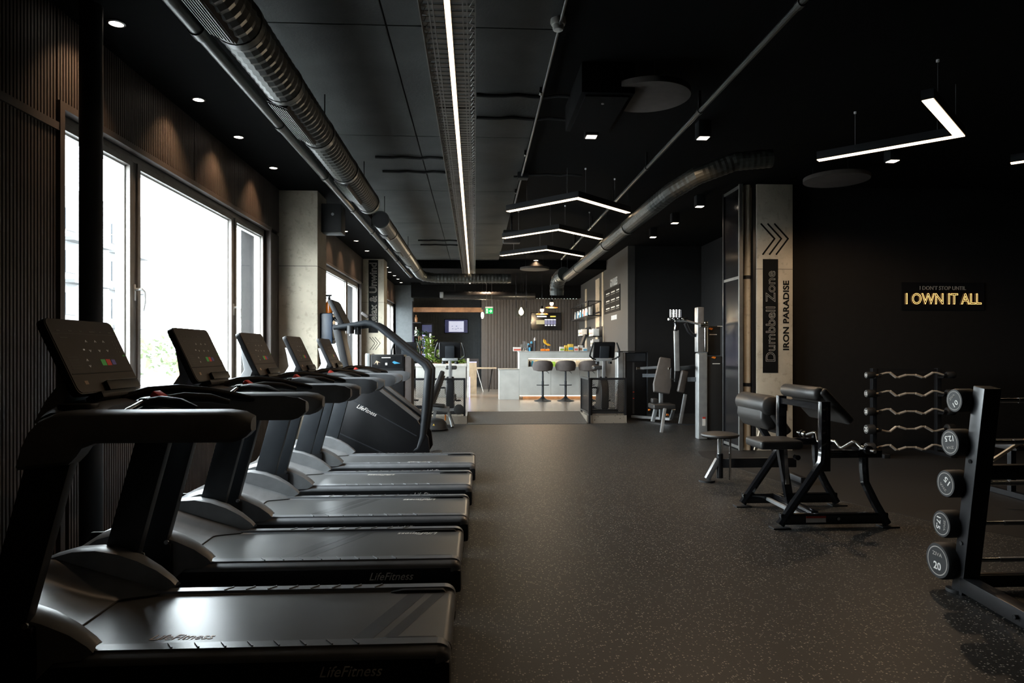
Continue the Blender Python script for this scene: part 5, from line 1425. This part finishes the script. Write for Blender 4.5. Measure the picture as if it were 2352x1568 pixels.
def make_stool():
    t = thing('bar_stool', 'x', 'bar stool', (0, 0, 0), group='bar stools at the counter')
    MB().lathe([(0.215, 0.0), (0.215, 0.012), (0.12, 0.035), (0.05, 0.085), (0.033, 0.12)], (0, 0, 0), 28).build('base', 'black_metal', t, smooth=50)
    MB().cyl((0, 0, 0.08), (0, 0, 0.50), 0.030, n=16).build('column', 'upright_grey', t)
    MB().cyl((0, 0, 0.48), (0, 0, 0.76), 0.024, n=16).build('gas_lift', 'upright_grey', t)
    MB().tube([(-0.15, -0.01, 0.40), (-0.12, -0.06, 0.40), (0, -0.075, 0.40), (0.12, -0.06, 0.40), (0.15, -0.01, 0.40)], 0.011, 8).build('footrest', 'upright_grey', t, smooth=60)
    MB().tube([(0.03, 0, 0.755), (0.10, 0.02, 0.745), (0.16, 0.03, 0.69)], 0.007, 6).build('lever', 'black_metal', t)
    MB().lathe([(0.12, 0.745), (0.21, 0.765), (0.225, 0.80), (0.21, 0.835), (0.10, 0.845)], (0, 0, 0), 28).build('seat_cushion', 'fabric_brown', t, smooth=60)
    rows = []
    for k in range(19):
        q = math.radians(180 + 15 * (k - 9) * 1.05 + 90)
        f = abs(k - 9) / 9.0
        top = 1.02 - 0.17 * f ** 2.2
        cx, sx = math.cos(q), math.sin(q)
        rows.append([(cx * 0.20, sx * 0.20, 0.775), (cx * 0.232, sx * 0.222, 0.765), (cx * 0.256, sx * 0.245, 0.83), (cx * 0.262, sx * 0.252, (0.83 + top) / 2), (cx * 0.245, sx * 0.24, top - 0.015),
                     (cx * 0.228, sx * 0.222, top), (cx * 0.21, sx * 0.205, top - 0.02), (cx * 0.212, sx * 0.207, 0.84), (cx * 0.20, sx * 0.20, 0.775)])
    MB().grid(rows).build('backrest', 'fabric_brown', t, smooth=60)
    return t
st = make_stool()
sts = [st, copy_tree(st), copy_tree(st)]
for o, px, lb in zip(sts, (1246.5, 1299, 1352), ('brown padded bar stool at the left end of the bar', 'brown padded bar stool in the middle of the bar', 'brown padded bar stool partly hidden by the exercise bike')):
    place(o, (W(px, 900, Y=17.05).x, 17.05, PZ), lb)

ZW = H - 0.002
def carton(px0, px1, py0, Yp, m, label, m2=None, name='snack_box', cat='box', group='snack boxes on the bar', z=ZW, dep=0.12):
    a, c = W(px0, py0, Y=Yp), W(px1, py0, Y=Yp)
    h = max(0.05, a.z - z)
    t = thing(name, label, cat, ((a.x + c.x) / 2, Yp, z), group=group)
    MB().box(a.x, c.x, Yp, Yp + dep, z, z + h).build('carton', m, t, bevel=0.004)
    if m2:
        MB().box(a.x + 0.01, c.x - 0.01, Yp - 0.003, Yp, z + h * 0.15, z + h * 0.55).build('printed_band', m2, t)
    return t
Yb = 17.66
carton(1179, 1197, 797, Yb, 'box_white', 'white and red carton at the left end of the bar', 'box_red')
carton(1286, 1296, 796, Yb, 'box_white', 'white and green snack box left of the orange box on the bar', 'box_green')
carton(1297, 1303, 793, Yb + 0.05, 'box_yellow', 'small orange snack pack between boxes on the bar', 'box_green')
carton(1305, 1317, 790, Yb, 'box_yellow', 'tall tan and blue snack box in the middle of the bar', 'box_blue')
carton(1319, 1328, 795, Yb, 'box_white', 'white speckled snack box right of the tall blue one', 'box_red')
carton(1329, 1338, 793, Yb + 0.06, 'box_white', 'white snack box with brown band further right on the bar', 'wood')
carton(1339, 1349, 798, Yb, 'box_white', 'low white snack box at the right end of the bar', 'box_blue')
# cutlery pots and shakers
for px, top, lb in ((1198, 797, 'small wire cutlery pot beside the white carton'), (1204, 790, 'wire cutlery pot with tall spoons on the bar'), (1209, 793, 'steel cutlery pot next to the black bottles')):
    c = W(px, 806, Y=Yb + 0.05); c.z = ZW
    t = thing('cutlery_pot', lb, 'pot', c, group='cutlery pots on the bar')
    MB().lathe([(0.03, 0), (0.035, 0.08), (0.032, 0.08), (0.028, 0.005)], c, 14).build('pot', 'chrome', t)
    for k in range(4):
        q = k * 1.6
        MB().cyl(c + Vector((0.01 * math.cos(q), 0.01 * math.sin(q), 0.02)), c + Vector((0.035 * math.cos(q), 0.02 * math.sin(q), 0.08 + (806 - top) * 0.011)), 0.004, n=5).build('cutlery', 'steel_grey', t)
for px, py, m, lb in ((1214, 788, 'box_black', 'black shaker bottle left in the bar display'), (1221, 783, 'box_black', 'black shaker bottle in the middle of the bar display'), (1229, 774, 'box_black', 'tallest black shaker bottle in the bar display'), (1217, 797, 'box_blue', 'blue sachet pack lying in the bar display')):
    c = W(px, 806, Y=Yb + 0.12 - (0.06 if m == 'box_blue' else 0)); c.z = ZW
    h = (806 - py) * 0.0113
    t = thing('shaker_bottle', lb, 'bottle', c, group='shaker bottles on the bar')
    MB().lathe([(0.028, 0), (0.036, h * 0.6), (0.034, h * 0.75), (0.02, h * 0.8)], c, 16).build('body', m, t, smooth=50)
    MB().lathe([(0.03, h * 0.75), (0.03, h * 0.9), (0.014, h)], c, 14).build('lid', 'steel_grey' if py < 780 else 'box_blue', t)
# bananas on a stand
c = W(1252, 806, Y=Yb + 0.1); c.z = ZW
t = thing('banana_stand', 'banana hanger with an orange base on the bar', 'stand', c)
for s in (-1, 1):
    MB().cbox(c + Vector((0.06 * s, 0, 0.03)), (0.11, 0.12, 0.06)).build('base', 'orange_paint', t, bevel=0.015)
MB().cyl(c + Vector((0, 0, 0.05)), c + Vector((0, 0, 0.30)), 0.010, n=8).build('stem', 'black_metal', t)
MB().cyl(c + Vector((0, 0, 0.12)), c + Vector((0, 0, 0.14)), 0.05, n=14).build('tray', 'black_metal', t)
for k in range(5):
    t2 = thing('banana', 'yellow banana hanging on the orange-based stand', 'banana', c + Vector((0, -0.02, 0.15)), group='bananas on the stand')
    pts = []
    for i in range(8):
        q = math.radians(165 + 18 * i)
        pts.append(c + Vector((0.055 + 0.014 * k + 0.095 * math.cos(q), -0.03 + 0.012 * (k % 3), 0.285 - 0.008 * k + 0.10 * math.sin(q))))
    MB().tube(pts, [0.006, 0.013, 0.017, 0.019, 0.019, 0.017, 0.012, 0.005], 8).build('fruit', 'banana', t2, smooth=60)
    MB().tube([pts[0] + Vector((-0.01, 0, 0.02)), pts[0]], 0.006, 6).build('stalk', 'wood', t2)
# monitor behind the bar
p = W(1340, 780, Y=18.05)
t = thing('till_monitor', 'black till monitor tilted on the bar', 'monitor', (p.x, 18.05, ZW))
MB().cbox((p.x, 18.05, ZW + 0.01), (0.20, 0.18, 0.02)).build('base', 'black_metal', t)
MB().cyl((p.x, 18.05, ZW + 0.02), (p.x, 18.05, ZW + 0.16), 0.02, n=10).build('stand', 'black_metal', t)
MB().cbox((p.x, 18.02, ZW + 0.30), (0.06, 0.34, 0.30), Matrix.Rotation(0.35, 3, 'Y')).build('display', 'black_matte', t, bevel=0.008)
# niche goods
for px0, px1, h, m, lb in ((1214.5, 1219, 0.15, 'box_black', 'dark bottle at the left end of the lit niche'), (1220.5, 1226, 0.15, 'box_blue', 'blue bottle in the lit niche'), (1229, 1238, 0.16, 'box_yellow', 'tan packet in the lit niche behind first stool'),
                           (1266, 1276, 0.13, 'box_green', 'green packet in the lit niche between the stools'), (1277, 1284, 0.12, 'box_yellow', 'yellow packet in the lit niche between stools'), (1322, 1333, 0.15, 'wood_pale', 'brown packet in the lit niche beside third stool')):
    a, c = W(px0, 830, Y=YB + 0.15), W(px1, 830, Y=YB + 0.15)
    t = thing('niche_packet', lb, 'packet', ((a.x + c.x) / 2, YB + 0.17, zn0), group='goods in the lit niche')
    MB().box(a.x, c.x, YB + 0.15, YB + 0.21, zn0, zn0 + h * 0.8).build('body', m, t, bevel=0.008)
    MB().box(a.x + 0.008, c.x - 0.008, YB + 0.165, YB + 0.195, zn0 + h * 0.8, zn0 + h).build('cap', m, t, bevel=0.004)

# ---- screens
def tv(px0, px1, py0, py1, Yw, label):
    a, c = W(px0, py1, Y=Yw - 0.06), W(px1, py0, Y=Yw - 0.06)
    t = thing('wall_television', label, 'television', ((a.x + c.x) / 2, Yw - 0.03, a.z), group='wall televisions')
    MB().box(a.x, c.x, Yw - 0.06, Yw - 0.012, a.z, c.z).build('casing', 'tv_black', t, bevel=0.006)
    MB().box((a.x + c.x) / 2 - 0.15, (a.x + c.x) / 2 + 0.15, Yw - 0.012, Yw + 0.02, (a.z + c.z) / 2 - 0.1, (a.z + c.z) / 2 + 0.1).build('bracket', 'black_metal', t)
    def R(u0, u1, v0, v1, m, nm='screen_area', d=0.002):
        w, h = c.x - a.x, c.z - a.z
        return MB().box(a.x + w * u0, a.x + w * u1, Yw - 0.061 - d, Yw - 0.061, c.z - h * v1, c.z - h * v0).build(nm, m, t)
    return t, R
t, R = tv(1021, 1075, 733, 765, 25.97, 'wall television with a bright white picture in the lounge')
R(0.02, 0.98, 0.04, 0.96, 'tv_blue', 'screen')
R(0.18, 0.82, 0.14, 0.90, 'tv_white', 'picture', 0.003)
for u, v in ((0.30, 0.48), (0.48, 0.48), (0.32, 0.66), (0.45, 0.68), (0.55, 0.62), (0.67, 0.66)):
    R(u, u + 0.06, v, v + 0.04, 'tv_slot', 'picture_text', 0.004)
t, R = tv(1219, 1289, 718, 758, 22.27, 'wall television with a dark timetable picture behind the bar')
R(0.02, 0.98, 0.03, 0.97, 'tv_black', 'screen')
R(0.20, 0.52, 0.18, 0.25, 'tv_white', 'picture_title', 0.003); R(0.64, 0.82, 0.18, 0.25, 'tv_yellow', 'picture_title', 0.003)
R(0.18, 0.45, 0.42, 0.66, 'tv_tan', 'picture_text', 0.003)
for k in range(4):
    u = 0.455 + 0.095 * k
    R(u, u + 0.085, 0.37, 0.43, 'tv_white', 'picture_text', 0.003); R(u, u + 0.085, 0.45, 0.66, 'tv_slot', 'picture_text', 0.003); R(u + 0.01, u + 0.075, 0.69, 0.75, 'tv_white', 'picture_text', 0.003)

# ---- exit sign
a, c = W(1115, 720, Y=19.5), W(1132, 705, Y=19.5)
t = thing('exit_sign', 'green exit sign with white arrow hanging left of the bar wall', 'sign', ((a.x + c.x) / 2, 19.5, a.z))
MB().box(a.x, c.x, 19.5, 19.53, a.z, c.z).build('panel', 'exit_green', t)
MB().box(a.x - 0.005, c.x + 0.005, 19.495, 19.535, c.z - 0.03, c.z + 0.01).build('housing', 'white_plastic', t)
w, h, zc = c.x - a.x, c.z - a.z, (a.z + c.z) / 2 - 0.02
MB().box(a.x + w * 0.48, a.x + w * 0.82, 19.494, 19.5, zc - 0.010, zc + 0.010).build('arrow_shaft', 'exit_white', t)
MB().prism([(a.x + w * 0.70, zc + 0.05), (a.x + w * 0.90, zc), (a.x + w * 0.70, zc - 0.05), (a.x + w * 0.66, zc - 0.04), (a.x + w * 0.80, zc), (a.x + w * 0.66, zc + 0.04)], 'y', 19.494, 19.5).build('arrow_head', 'exit_white', t)
MB().box(a.x + w * 0.10, a.x + w * 0.32, 19.494, 19.5, zc - 0.06, zc + 0.06).build('door_symbol', 'exit_white', t)
MB().box(a.x + w * 0.16, a.x + w * 0.24, 19.490, 19.495, zc - 0.05, zc + 0.03).build('figure_symbol', 'exit_green', t)
for x in (a.x + 0.03, c.x - 0.03):
    MB().cyl((x, 19.515, c.z + 0.01), (x, 19.515, 3.52), 0.003, n=5).build('hanger_wire', 'steel_grey', t)

# ---- pendants over the bar
def wire(t, x, y, z0, z1=3.52):
    MB().cyl((x, y, z0), (x, y, z1), 0.004, n=6).build('cable', 'black_metal', t)
c = W(1197, 714, Y=18.6)
t = thing('glass_pendant', 'cluster pendant with clear square glass shade over the reception desk', 'pendant light', (c.x, c.y, c.z))
for dx, dy in ((-0.14, -0.14), (0.14, -0.14), (0.14, 0.14), (-0.14, 0.14)):
    wire(t, c.x + dx, c.y + dy, c.z + 0.26)
    MB().beam((c.x + dx, c.y + dy, c.z + 0.06), (c.x + dx, c.y + dy, c.z + 0.26), 0.018, 0.018).build('frame_bar', 'black_metal', t)
wire(t, c.x, c.y, c.z + 0.10)
g = MB()
g.box(c.x - 0.15, c.x - 0.146, c.y - 0.15, c.y + 0.15, c.z - 0.16, c.z + 0.09); g.box(c.x + 0.146, c.x + 0.15, c.y - 0.15, c.y + 0.15, c.z - 0.16, c.z + 0.09)
g.box(c.x - 0.146, c.x + 0.146, c.y - 0.15, c.y - 0.146, c.z - 0.16, c.z + 0.09); g.box(c.x - 0.146, c.x + 0.146, c.y + 0.146, c.y + 0.15, c.z - 0.16, c.z + 0.09)
g.build('glass_shade', 'glass', t)
MB().lathe([(0.01, 0.10), (0.025, 0.07), (0.07, -0.02), (0.06, -0.07), (0.02, -0.11)], c, 16).build('bulb', 'bulb_glow', t, smooth=60)
lamp_light('POINT', c + Vector((0, 0, -0.16)), t, 60.0, (1.0, 0.80, 0.55), 0.05)
for px, py, Yp, lb in ((1267, 697, 18.9, 'upper dark cone pendant with orange rim over the bar'), (1245, 712, 18.6, 'lower dark cone pendant with orange rim over the bar')):
    c = W(px, py, Y=Yp)
    t = thing('cone_pendant', lb, 'pendant light', (c.x, c.y, c.z - 0.14), group='cone pendants over the bar')
    wire(t, c.x, c.y, c.z + 0.12)
    MB().lathe([(0.02, 0.12), (0.05, 0.06), (0.06, 0.03)], c, 20).build('socket', 'black_metal', t)
    MB().lathe([(0.03, 0.06), (0.045, 0.03), (0.05, 0.0), (0.04, -0.04), (0.01, -0.06)], c, 16).build('bulb', 'bulb_glow', t, smooth=60)
    MB().lathe([(0.165, -0.115), (0.17, -0.10), (0.12, -0.085), (0.13, -0.105)], c, 28).build('rim_disc', 'orange_paint', t)
    for q in (0.3, 2.4, 4.5):
        MB().cyl(c + Vector((0.05 * math.cos(q), 0.05 * math.sin(q), 0.03)), c + Vector((0.14 * math.cos(q), 0.14 * math.sin(q), -0.09)), 0.004, n=5).build('stay_wire', 'black_metal', t)
    lamp_light('POINT', c + Vector((0, 0, -0.14)), t, 50.0, (1.0, 0.76, 0.48), 0.05)
c = W(1108, 723, Y=21.0)
t = thing('bulb_pendant', 'bare glowing bulb pendant left of the exit sign', 'pendant light', (c.x, c.y, c.z - 0.1))
wire(t, c.x, c.y, c.z + 0.10)
MB().cyl(c + Vector((0, 0, 0.08)), c + Vector((0, 0, 0.16)), 0.025, n=12).build('socket', 'wood', t)
MB().lathe([(0.02, 0.09), (0.04, 0.04), (0.045, -0.03), (0.03, -0.09), (0.01, -0.11)], c, 16).build('bulb', 'bulb_glow', t, smooth=60)
lamp_light('POINT', c + Vector((0, 0, -0.16)), t, 25.0, (1.0, 0.78, 0.5), 0.05)

# ---- wall with rules board and shelves
X = 3.40
t = thing('rules_board', 'black gym rules board with white lettering on the brown-grey wall', 'sign', (3.39, 16.8, 2.4))
MB().box(X - 0.014, X - 0.002, 15.87, 17.8, 2.36, 2.98).build('board', 'black_print', t)
for r in range(3):
    for k, (ya, yb) in enumerate(((17.1, 17.65), (16.45, 17.0), (15.95, 16.35))):
        z = 2.86 - r * 0.19
        MB().box(X - 0.018, X - 0.014, ya, yb - 0.1, z - 0.012, z + 0.016).build('text_line', 'white_print', t)
        MB().box(X - 0.018, X - 0.014, ya, yb - 0.05, z - 0.055, z - 0.045).build('text_line', 'grey_print', t)
text('GYM RULES', 'title_lettering', 'white_print', t, (X - 0.006, 16.62, 3.10), (0, -1, 0), (0, 0, 1), width=0.85, height=0.19, depth=0.003, bold=0.01)
for k in range(5):
    y = 16.95 - k * 0.14
    MB().box(X - 0.006, X - 0.002, y - 0.12, y - 0.02, 2.17, 2.28).build('footer_lettering', 'white_print', t)
for n, (ya, yb, z0, z1, m) in enumerate(((17.95, 18.15, PZ, 3.5, 'wood_pale'), (18.5, 19.1, PZ, 3.4, 'wood_pale'), (20.7, 20.95, PZ, 3.3, 'wood_pale'))):
    struct(MB().box(X - 0.02, X, ya, yb, z0, z1), 'trim_%d' % (n + 3), m, ('pale vertical strip on the shelf wall, nearest', 'wide pale vertical board on the shelf wall', 'far pale vertical strip on the shelf wall')[n], 'wall strip')
t = thing('frame_shelf', 'black steel frame shelf carrying supplement bottles above the bar', 'shelf', (3.2, 19.6, 2.3))
x0, x1, y0, y1, z0, z1 = 3.02, 3.37, 18.2, 21.4, 2.34, 2.74
MB().box(x0, x1, y0, y1, z0, z0 + 0.03).build('shelf_board', 'black_metal', t)
for x in (x0, x1):
    MB().beam((x, y0, z1), (x, y1, z1), 0.025, 0.025).build('frame_bar', 'black_metal', t)
    for y in (y0, 19.3, 20.4, y1):
        MB().beam((x, y, z0), (x, y, z1), 0.025, 0.025).build('frame_post', 'black_metal', t)
for y in (y0, 21.4):
    MB().beam((x0, y, z1), (x1, y, z1), 0.025, 0.025).build('frame_bar', 'black_metal', t)
MB().box(3.37, 3.40, 18.3, 21.3, z0 + 0.1, z0 + 0.14).build('wall_bracket', 'black_metal', t)
cols = ['box_white', 'box_blue', 'box_white', 'box_red', 'box_blue', 'box_white', 'box_blue', 'box_black', 'box_white', 'box_blue', 'box_white']
for k in range(11):
    y = 18.5 + k * 0.25
    c = Vector((3.13, y, z0 + 0.03))
    nth = ('nearest', 'second', 'third', 'fourth', 'fifth', 'sixth', 'seventh', 'eighth', 'ninth', 'tenth', 'farthest')[k]
    t = thing('supplement_tub', 'supplement tub with %s label, %s along the black frame shelf' % (cols[k][4:], nth), 'tub', c, group='supplement tubs on the frame shelf')
    MB().lathe([(0.06, 0), (0.065, 0.02), (0.065, 0.16), (0.05, 0.19)], c, 14).build('tub', 'box_white' if k % 3 else cols[k], t, smooth=50)
    MB().lathe([(0.067, 0.02), (0.067, 0.10)], c, 14).build('label_band', cols[k], t)
    MB().lathe([(0.055, 0.18), (0.055, 0.23), (0.04, 0.235)], c, 14).build('lid', 'box_black' if k % 2 else 'box_white', t)
for n, (ya, yb, z, lb) in enumerate(((18.0, 18.9, 1.78, 'small black wall shelf holding white boxes, nearer one'), (20.0, 20.8, 1.83, 'small black wall shelf holding white bottles, farther one'), (18.0, 18.6, 1.50, 'low corner shelf holding paper boxes behind the bike'))):
    t = thing('wall_shelf', lb, 'shelf', (3.28, (ya + yb) / 2, z), group='small wall shelves')
    MB().box(3.12, 3.38, ya, yb, z, z + 0.025).build('board', 'black_metal', t)
    MB().box(3.365, 3.38, ya, yb, z + 0.025, z + 0.28).build('back_plate', 'black_metal', t)
    for k in range(3):
        y = ya + 0.08 + k * 0.25
        if y + 0.2 > yb: continue
        t2 = thing('shelf_box', ('nearest', 'second', 'third')[k] + ' white box standing on ' + ('the nearer small wall shelf', 'the farther small wall shelf', 'the low corner shelf')[n], 'box', (3.2, y + 0.1, z + 0.025), group=('boxes on the nearer small shelf', 'boxes on the farther small shelf', 'boxes on the corner shelf')[n])
        MB().box(3.14, 3.30, y, y + 0.19, z + 0.025, z + 0.22 - 0.03 * (k % 2)).build('box', 'box_white', t2, bevel=0.006)
        MB().box(3.136, 3.14, y + 0.03, y + 0.15, z + 0.08, z + 0.12).build('printed_band', ('grey_print', 'box_red', 'box_yellow')[(k + n) % 3], t2)

# ================================================================== LOUNGE
YL = 18.5
pa, pb = W(955, 850, Y=YL), W(1070, 850, Y=YL)
t = thing('planter_box', 'long white planter box at the lounge edge', 'planter', ((pa.x + pb.x) / 2, YL, PZ))
MB().box(pa.x, pb.x, YL, YL + 0.45, PZ, 0.98).build('box', 'counter_concrete', t, bevel=0.01)
MB().box(pa.x - 0.02, pb.x + 0.02, YL - 0.02, YL + 0.47, 0.98, 1.06).build('rim', 'box_white', t, bevel=0.008)
MB().box(pa.x + 0.04, pb.x - 0.04, YL + 0.04, YL + 0.41, 1.06, 1.065).build('soil', 'wood', t)
MB().box(pb.x + 0.03, pb.x + 0.09, YL - 0.01, YL + 0.46, PZ, 1.20).build('end_post', 'box_white', t)
MB().box(pb.x + 0.09, pb.x + 0.115, YL + 0.0, YL + 0.02, PZ, 0.70).build('violet_led', 'neon_violet', t)
def plant(px, py_top, r, n, m, label, fl=False):
    c = W(px, 838, Y=YL + 0.22); c.z = 1.065
    top = W(px, py_top, Y=YL + 0.22).z
    t = thing('potted_plant', label, 'plant', c, group='plants in the white planter')
    hh = top - c.z
    for k in range(4):
        MB().tube([c + Vector((0.02 * k - 0.03, 0, -0.02)), c + Vector((random.uniform(-r, r) * 0.4, 0, hh * 0.5)), c + Vector((random.uniform(-r, r) * 0.6, 0.0, hh * 0.85))], 0.008, 5).build('stem', 'wood', t)
    b = MB()
    for i in range(n):
        q, e = random.uniform(0, 6.28), random.uniform(0.1, 1)
        p = c + Vector((math.cos(q) * r * math.sqrt(random.random()), math.sin(q) * r * 0.8 * math.sqrt(random.random()), hh * e))
        Rm = Matrix.Rotation(random.uniform(0, 6.28), 3, 'Z') @ Matrix.Rotation(random.uniform(-1.0, 0.6), 3, 'Y')
        L, w = random.uniform(0.09, 0.16), random.uniform(0.025, 0.045)
        b.add([p + Rm @ Vector(v) for v in ((0, 0, 0), (L * 0.5, -w, 0.015), (L, 0, -0.02), (L * 0.5, w, 0.015))], [(0, 1, 2), (0, 2, 3)])
    o = b.build('foliage', m, t); o['kind'] = 'stuff'
    if fl:
        for k in range(7):
            q = k * 2.4
            p = c + Vector((math.cos(q) * r * 0.8, -r * 0.5, hh * (0.55 + 0.05 * k)))
            MB().lathe([(0.01, -0.02), (0.04, 0.0), (0.045, 0.02), (0.02, 0.03)], p, 8).build('blossom', 'flower', t)
plant(985, 775, 0.16, 170, 'leaf', 'tall leafy green plant in the white planter')
plant(999, 806, 0.20, 200, 'leaf', 'bushy flowering plant left in the white planter', True)
plant(1048, 822, 0.13, 90, 'leaf', 'low green plant right of the bike in the planter')
plant(1060, 828, 0.10, 70, 'leaf', 'small green plant at the right planter end')
plant(966, 760, 0.12, 120, 'leaf_dark', 'dark climbing plant beside the shelf column')
# column shelf with bottles
xs0, xs1 = W(948, 800, Y=22.0).x, W(962, 800, Y=22.0).x
t = thing('bottle_shelf', 'narrow dark shelf unit with bottles at the lounge corner', 'shelf', ((xs0 + xs1) / 2, 22.1, PZ))
MB().box(xs0 - 0.02, xs0, 21.95, 22.25, PZ, 3.0).build('side_board', 'black_metal', t)
for z in (0.9, 1.40, 1.87, 2.30):
    MB().box(xs0, xs1 + 0.06, 21.95, 22.25, z, z + 0.02).build('shelf_board', 'black_metal', t)
for z, m, h, lb in ((1.89, 'box_white', 0.28, 'white bottle on the middle level of the corner shelf'), (1.42, 'box_yellow', 0.22, 'yellow bottle on the lower level of the corner shelf'), (2.32, 'wood', 0.24, 'brown round ornament on the top level of the corner shelf')):
    c = Vector(((xs0 + xs1) / 2, 22.08, z))
    t = thing('shelf_bottle', lb, 'bottle', c, group='bottles on the corner shelf')
    MB().lathe([(0.05, 0), (0.055, 0.02), (0.055, h * 0.6), (0.02, h * 0.8)], c, 14).build('body', m, t, smooth=50)
    MB().lathe([(0.022, h * 0.78), (0.022, h), (0.012, h + 0.005)], c, 10).build('cap', m, t)
# drinks fridge with violet light
a, c = W(968, 860, Y=23.6), W(985, 752, Y=23.6)
t = thing('drinks_fridge', 'tall dark drinks fridge with violet light strips in the lounge', 'fridge', ((a.x + c.x) / 2, 23.9, PZ))
MB().box(a.x, c.x + 0.12, 23.62, 24.2, PZ, 2.35).build('cabinet', 'black_matte', t, bevel=0.01)
MB().box(a.x + 0.02, c.x + 0.10, 23.61, 23.62, 2.05, 2.30).build('header_panel', 'tv_blue', t)
MB().box(a.x + 0.03, a.x + 0.13, 23.605, 23.62, 0.6, 2.0).build('light_strip', 'neon_violet', t)
MB().box(c.x + 0.02, c.x + 0.08, 23.605, 23.62, 0.6, 2.0).build('light_strip', 'tv_white', t)
for z in (0.7, 1.2, 1.7):
    MB().box(a.x + 0.14, c.x + 0.01, 23.61, 23.64, z, z + 0.02).build('shelf', 'steel_grey', t)
# armchair and table
a = Vector((-0.14, 24.0, 0))
t = thing('lounge_chair', 'brown upholstered lounge chair at the lounge opening', 'chair', (a.x, 24.0, PZ))
MB().cbox((a.x, 24.02, 0.55), (0.55, 0.55, 0.14)).build('seat', 'fabric_brown', t, bevel=0.04)
MB().cbox((a.x, 24.26, 0.86), (0.55, 0.12, 0.55)).build('backrest', 'fabric_brown', t, bevel=0.04)
for s in (-1, 1):
    for y in (23.8, 24.24):
        MB().cyl((a.x + 0.22 * s, y, PZ), (a.x + 0.20 * s, y, 0.50), 0.016, n=8).build('leg', 'black_metal', t)
a, c = W(1086, 845, Y=21.2), W(1140, 845, Y=21.2)
t = thing('lounge_table', 'thin wooden table with slanted white legs beside the reception desk', 'table', ((a.x + c.x) / 2, 21.2, PZ))
MB().box(a.x, c.x, 20.9, 21.5, a.z - 0.015, a.z + 0.015).build('tabletop', 'wood_pale', t)
for x, dx in ((a.x + 0.12, 0.20), (c.x - 0.12, -0.12)):
    for y in (21.0, 21.4):
        MB().beam((x, y, a.z - 0.015), (x + dx, y, PZ), 0.02, 0.02).build('leg', 'white_metal' if dx > 0 and y < 21.2 else 'black_metal', t)
a, c = W(1076, 880, Y=20.0), W(1090, 832, Y=20.0)
t = thing('divider_panel', 'wooden divider panel topped by a violet LED line', 'divider', ((a.x + c.x) / 2, 20.0, PZ))
MB().box(a.x, c.x + 0.06, 20.0, 20.05, PZ, c.z).build('panel', 'wood_pale', t)
MB().box(a.x - 0.02, a.x, 19.99, 20.06, PZ, c.z + 0.03).build('post', 'white_metal', t)
MB().box(a.x, c.x + 0.06, 19.99, 20.06, c.z, c.z + 0.02).build('violet_led', 'neon_violet', t)
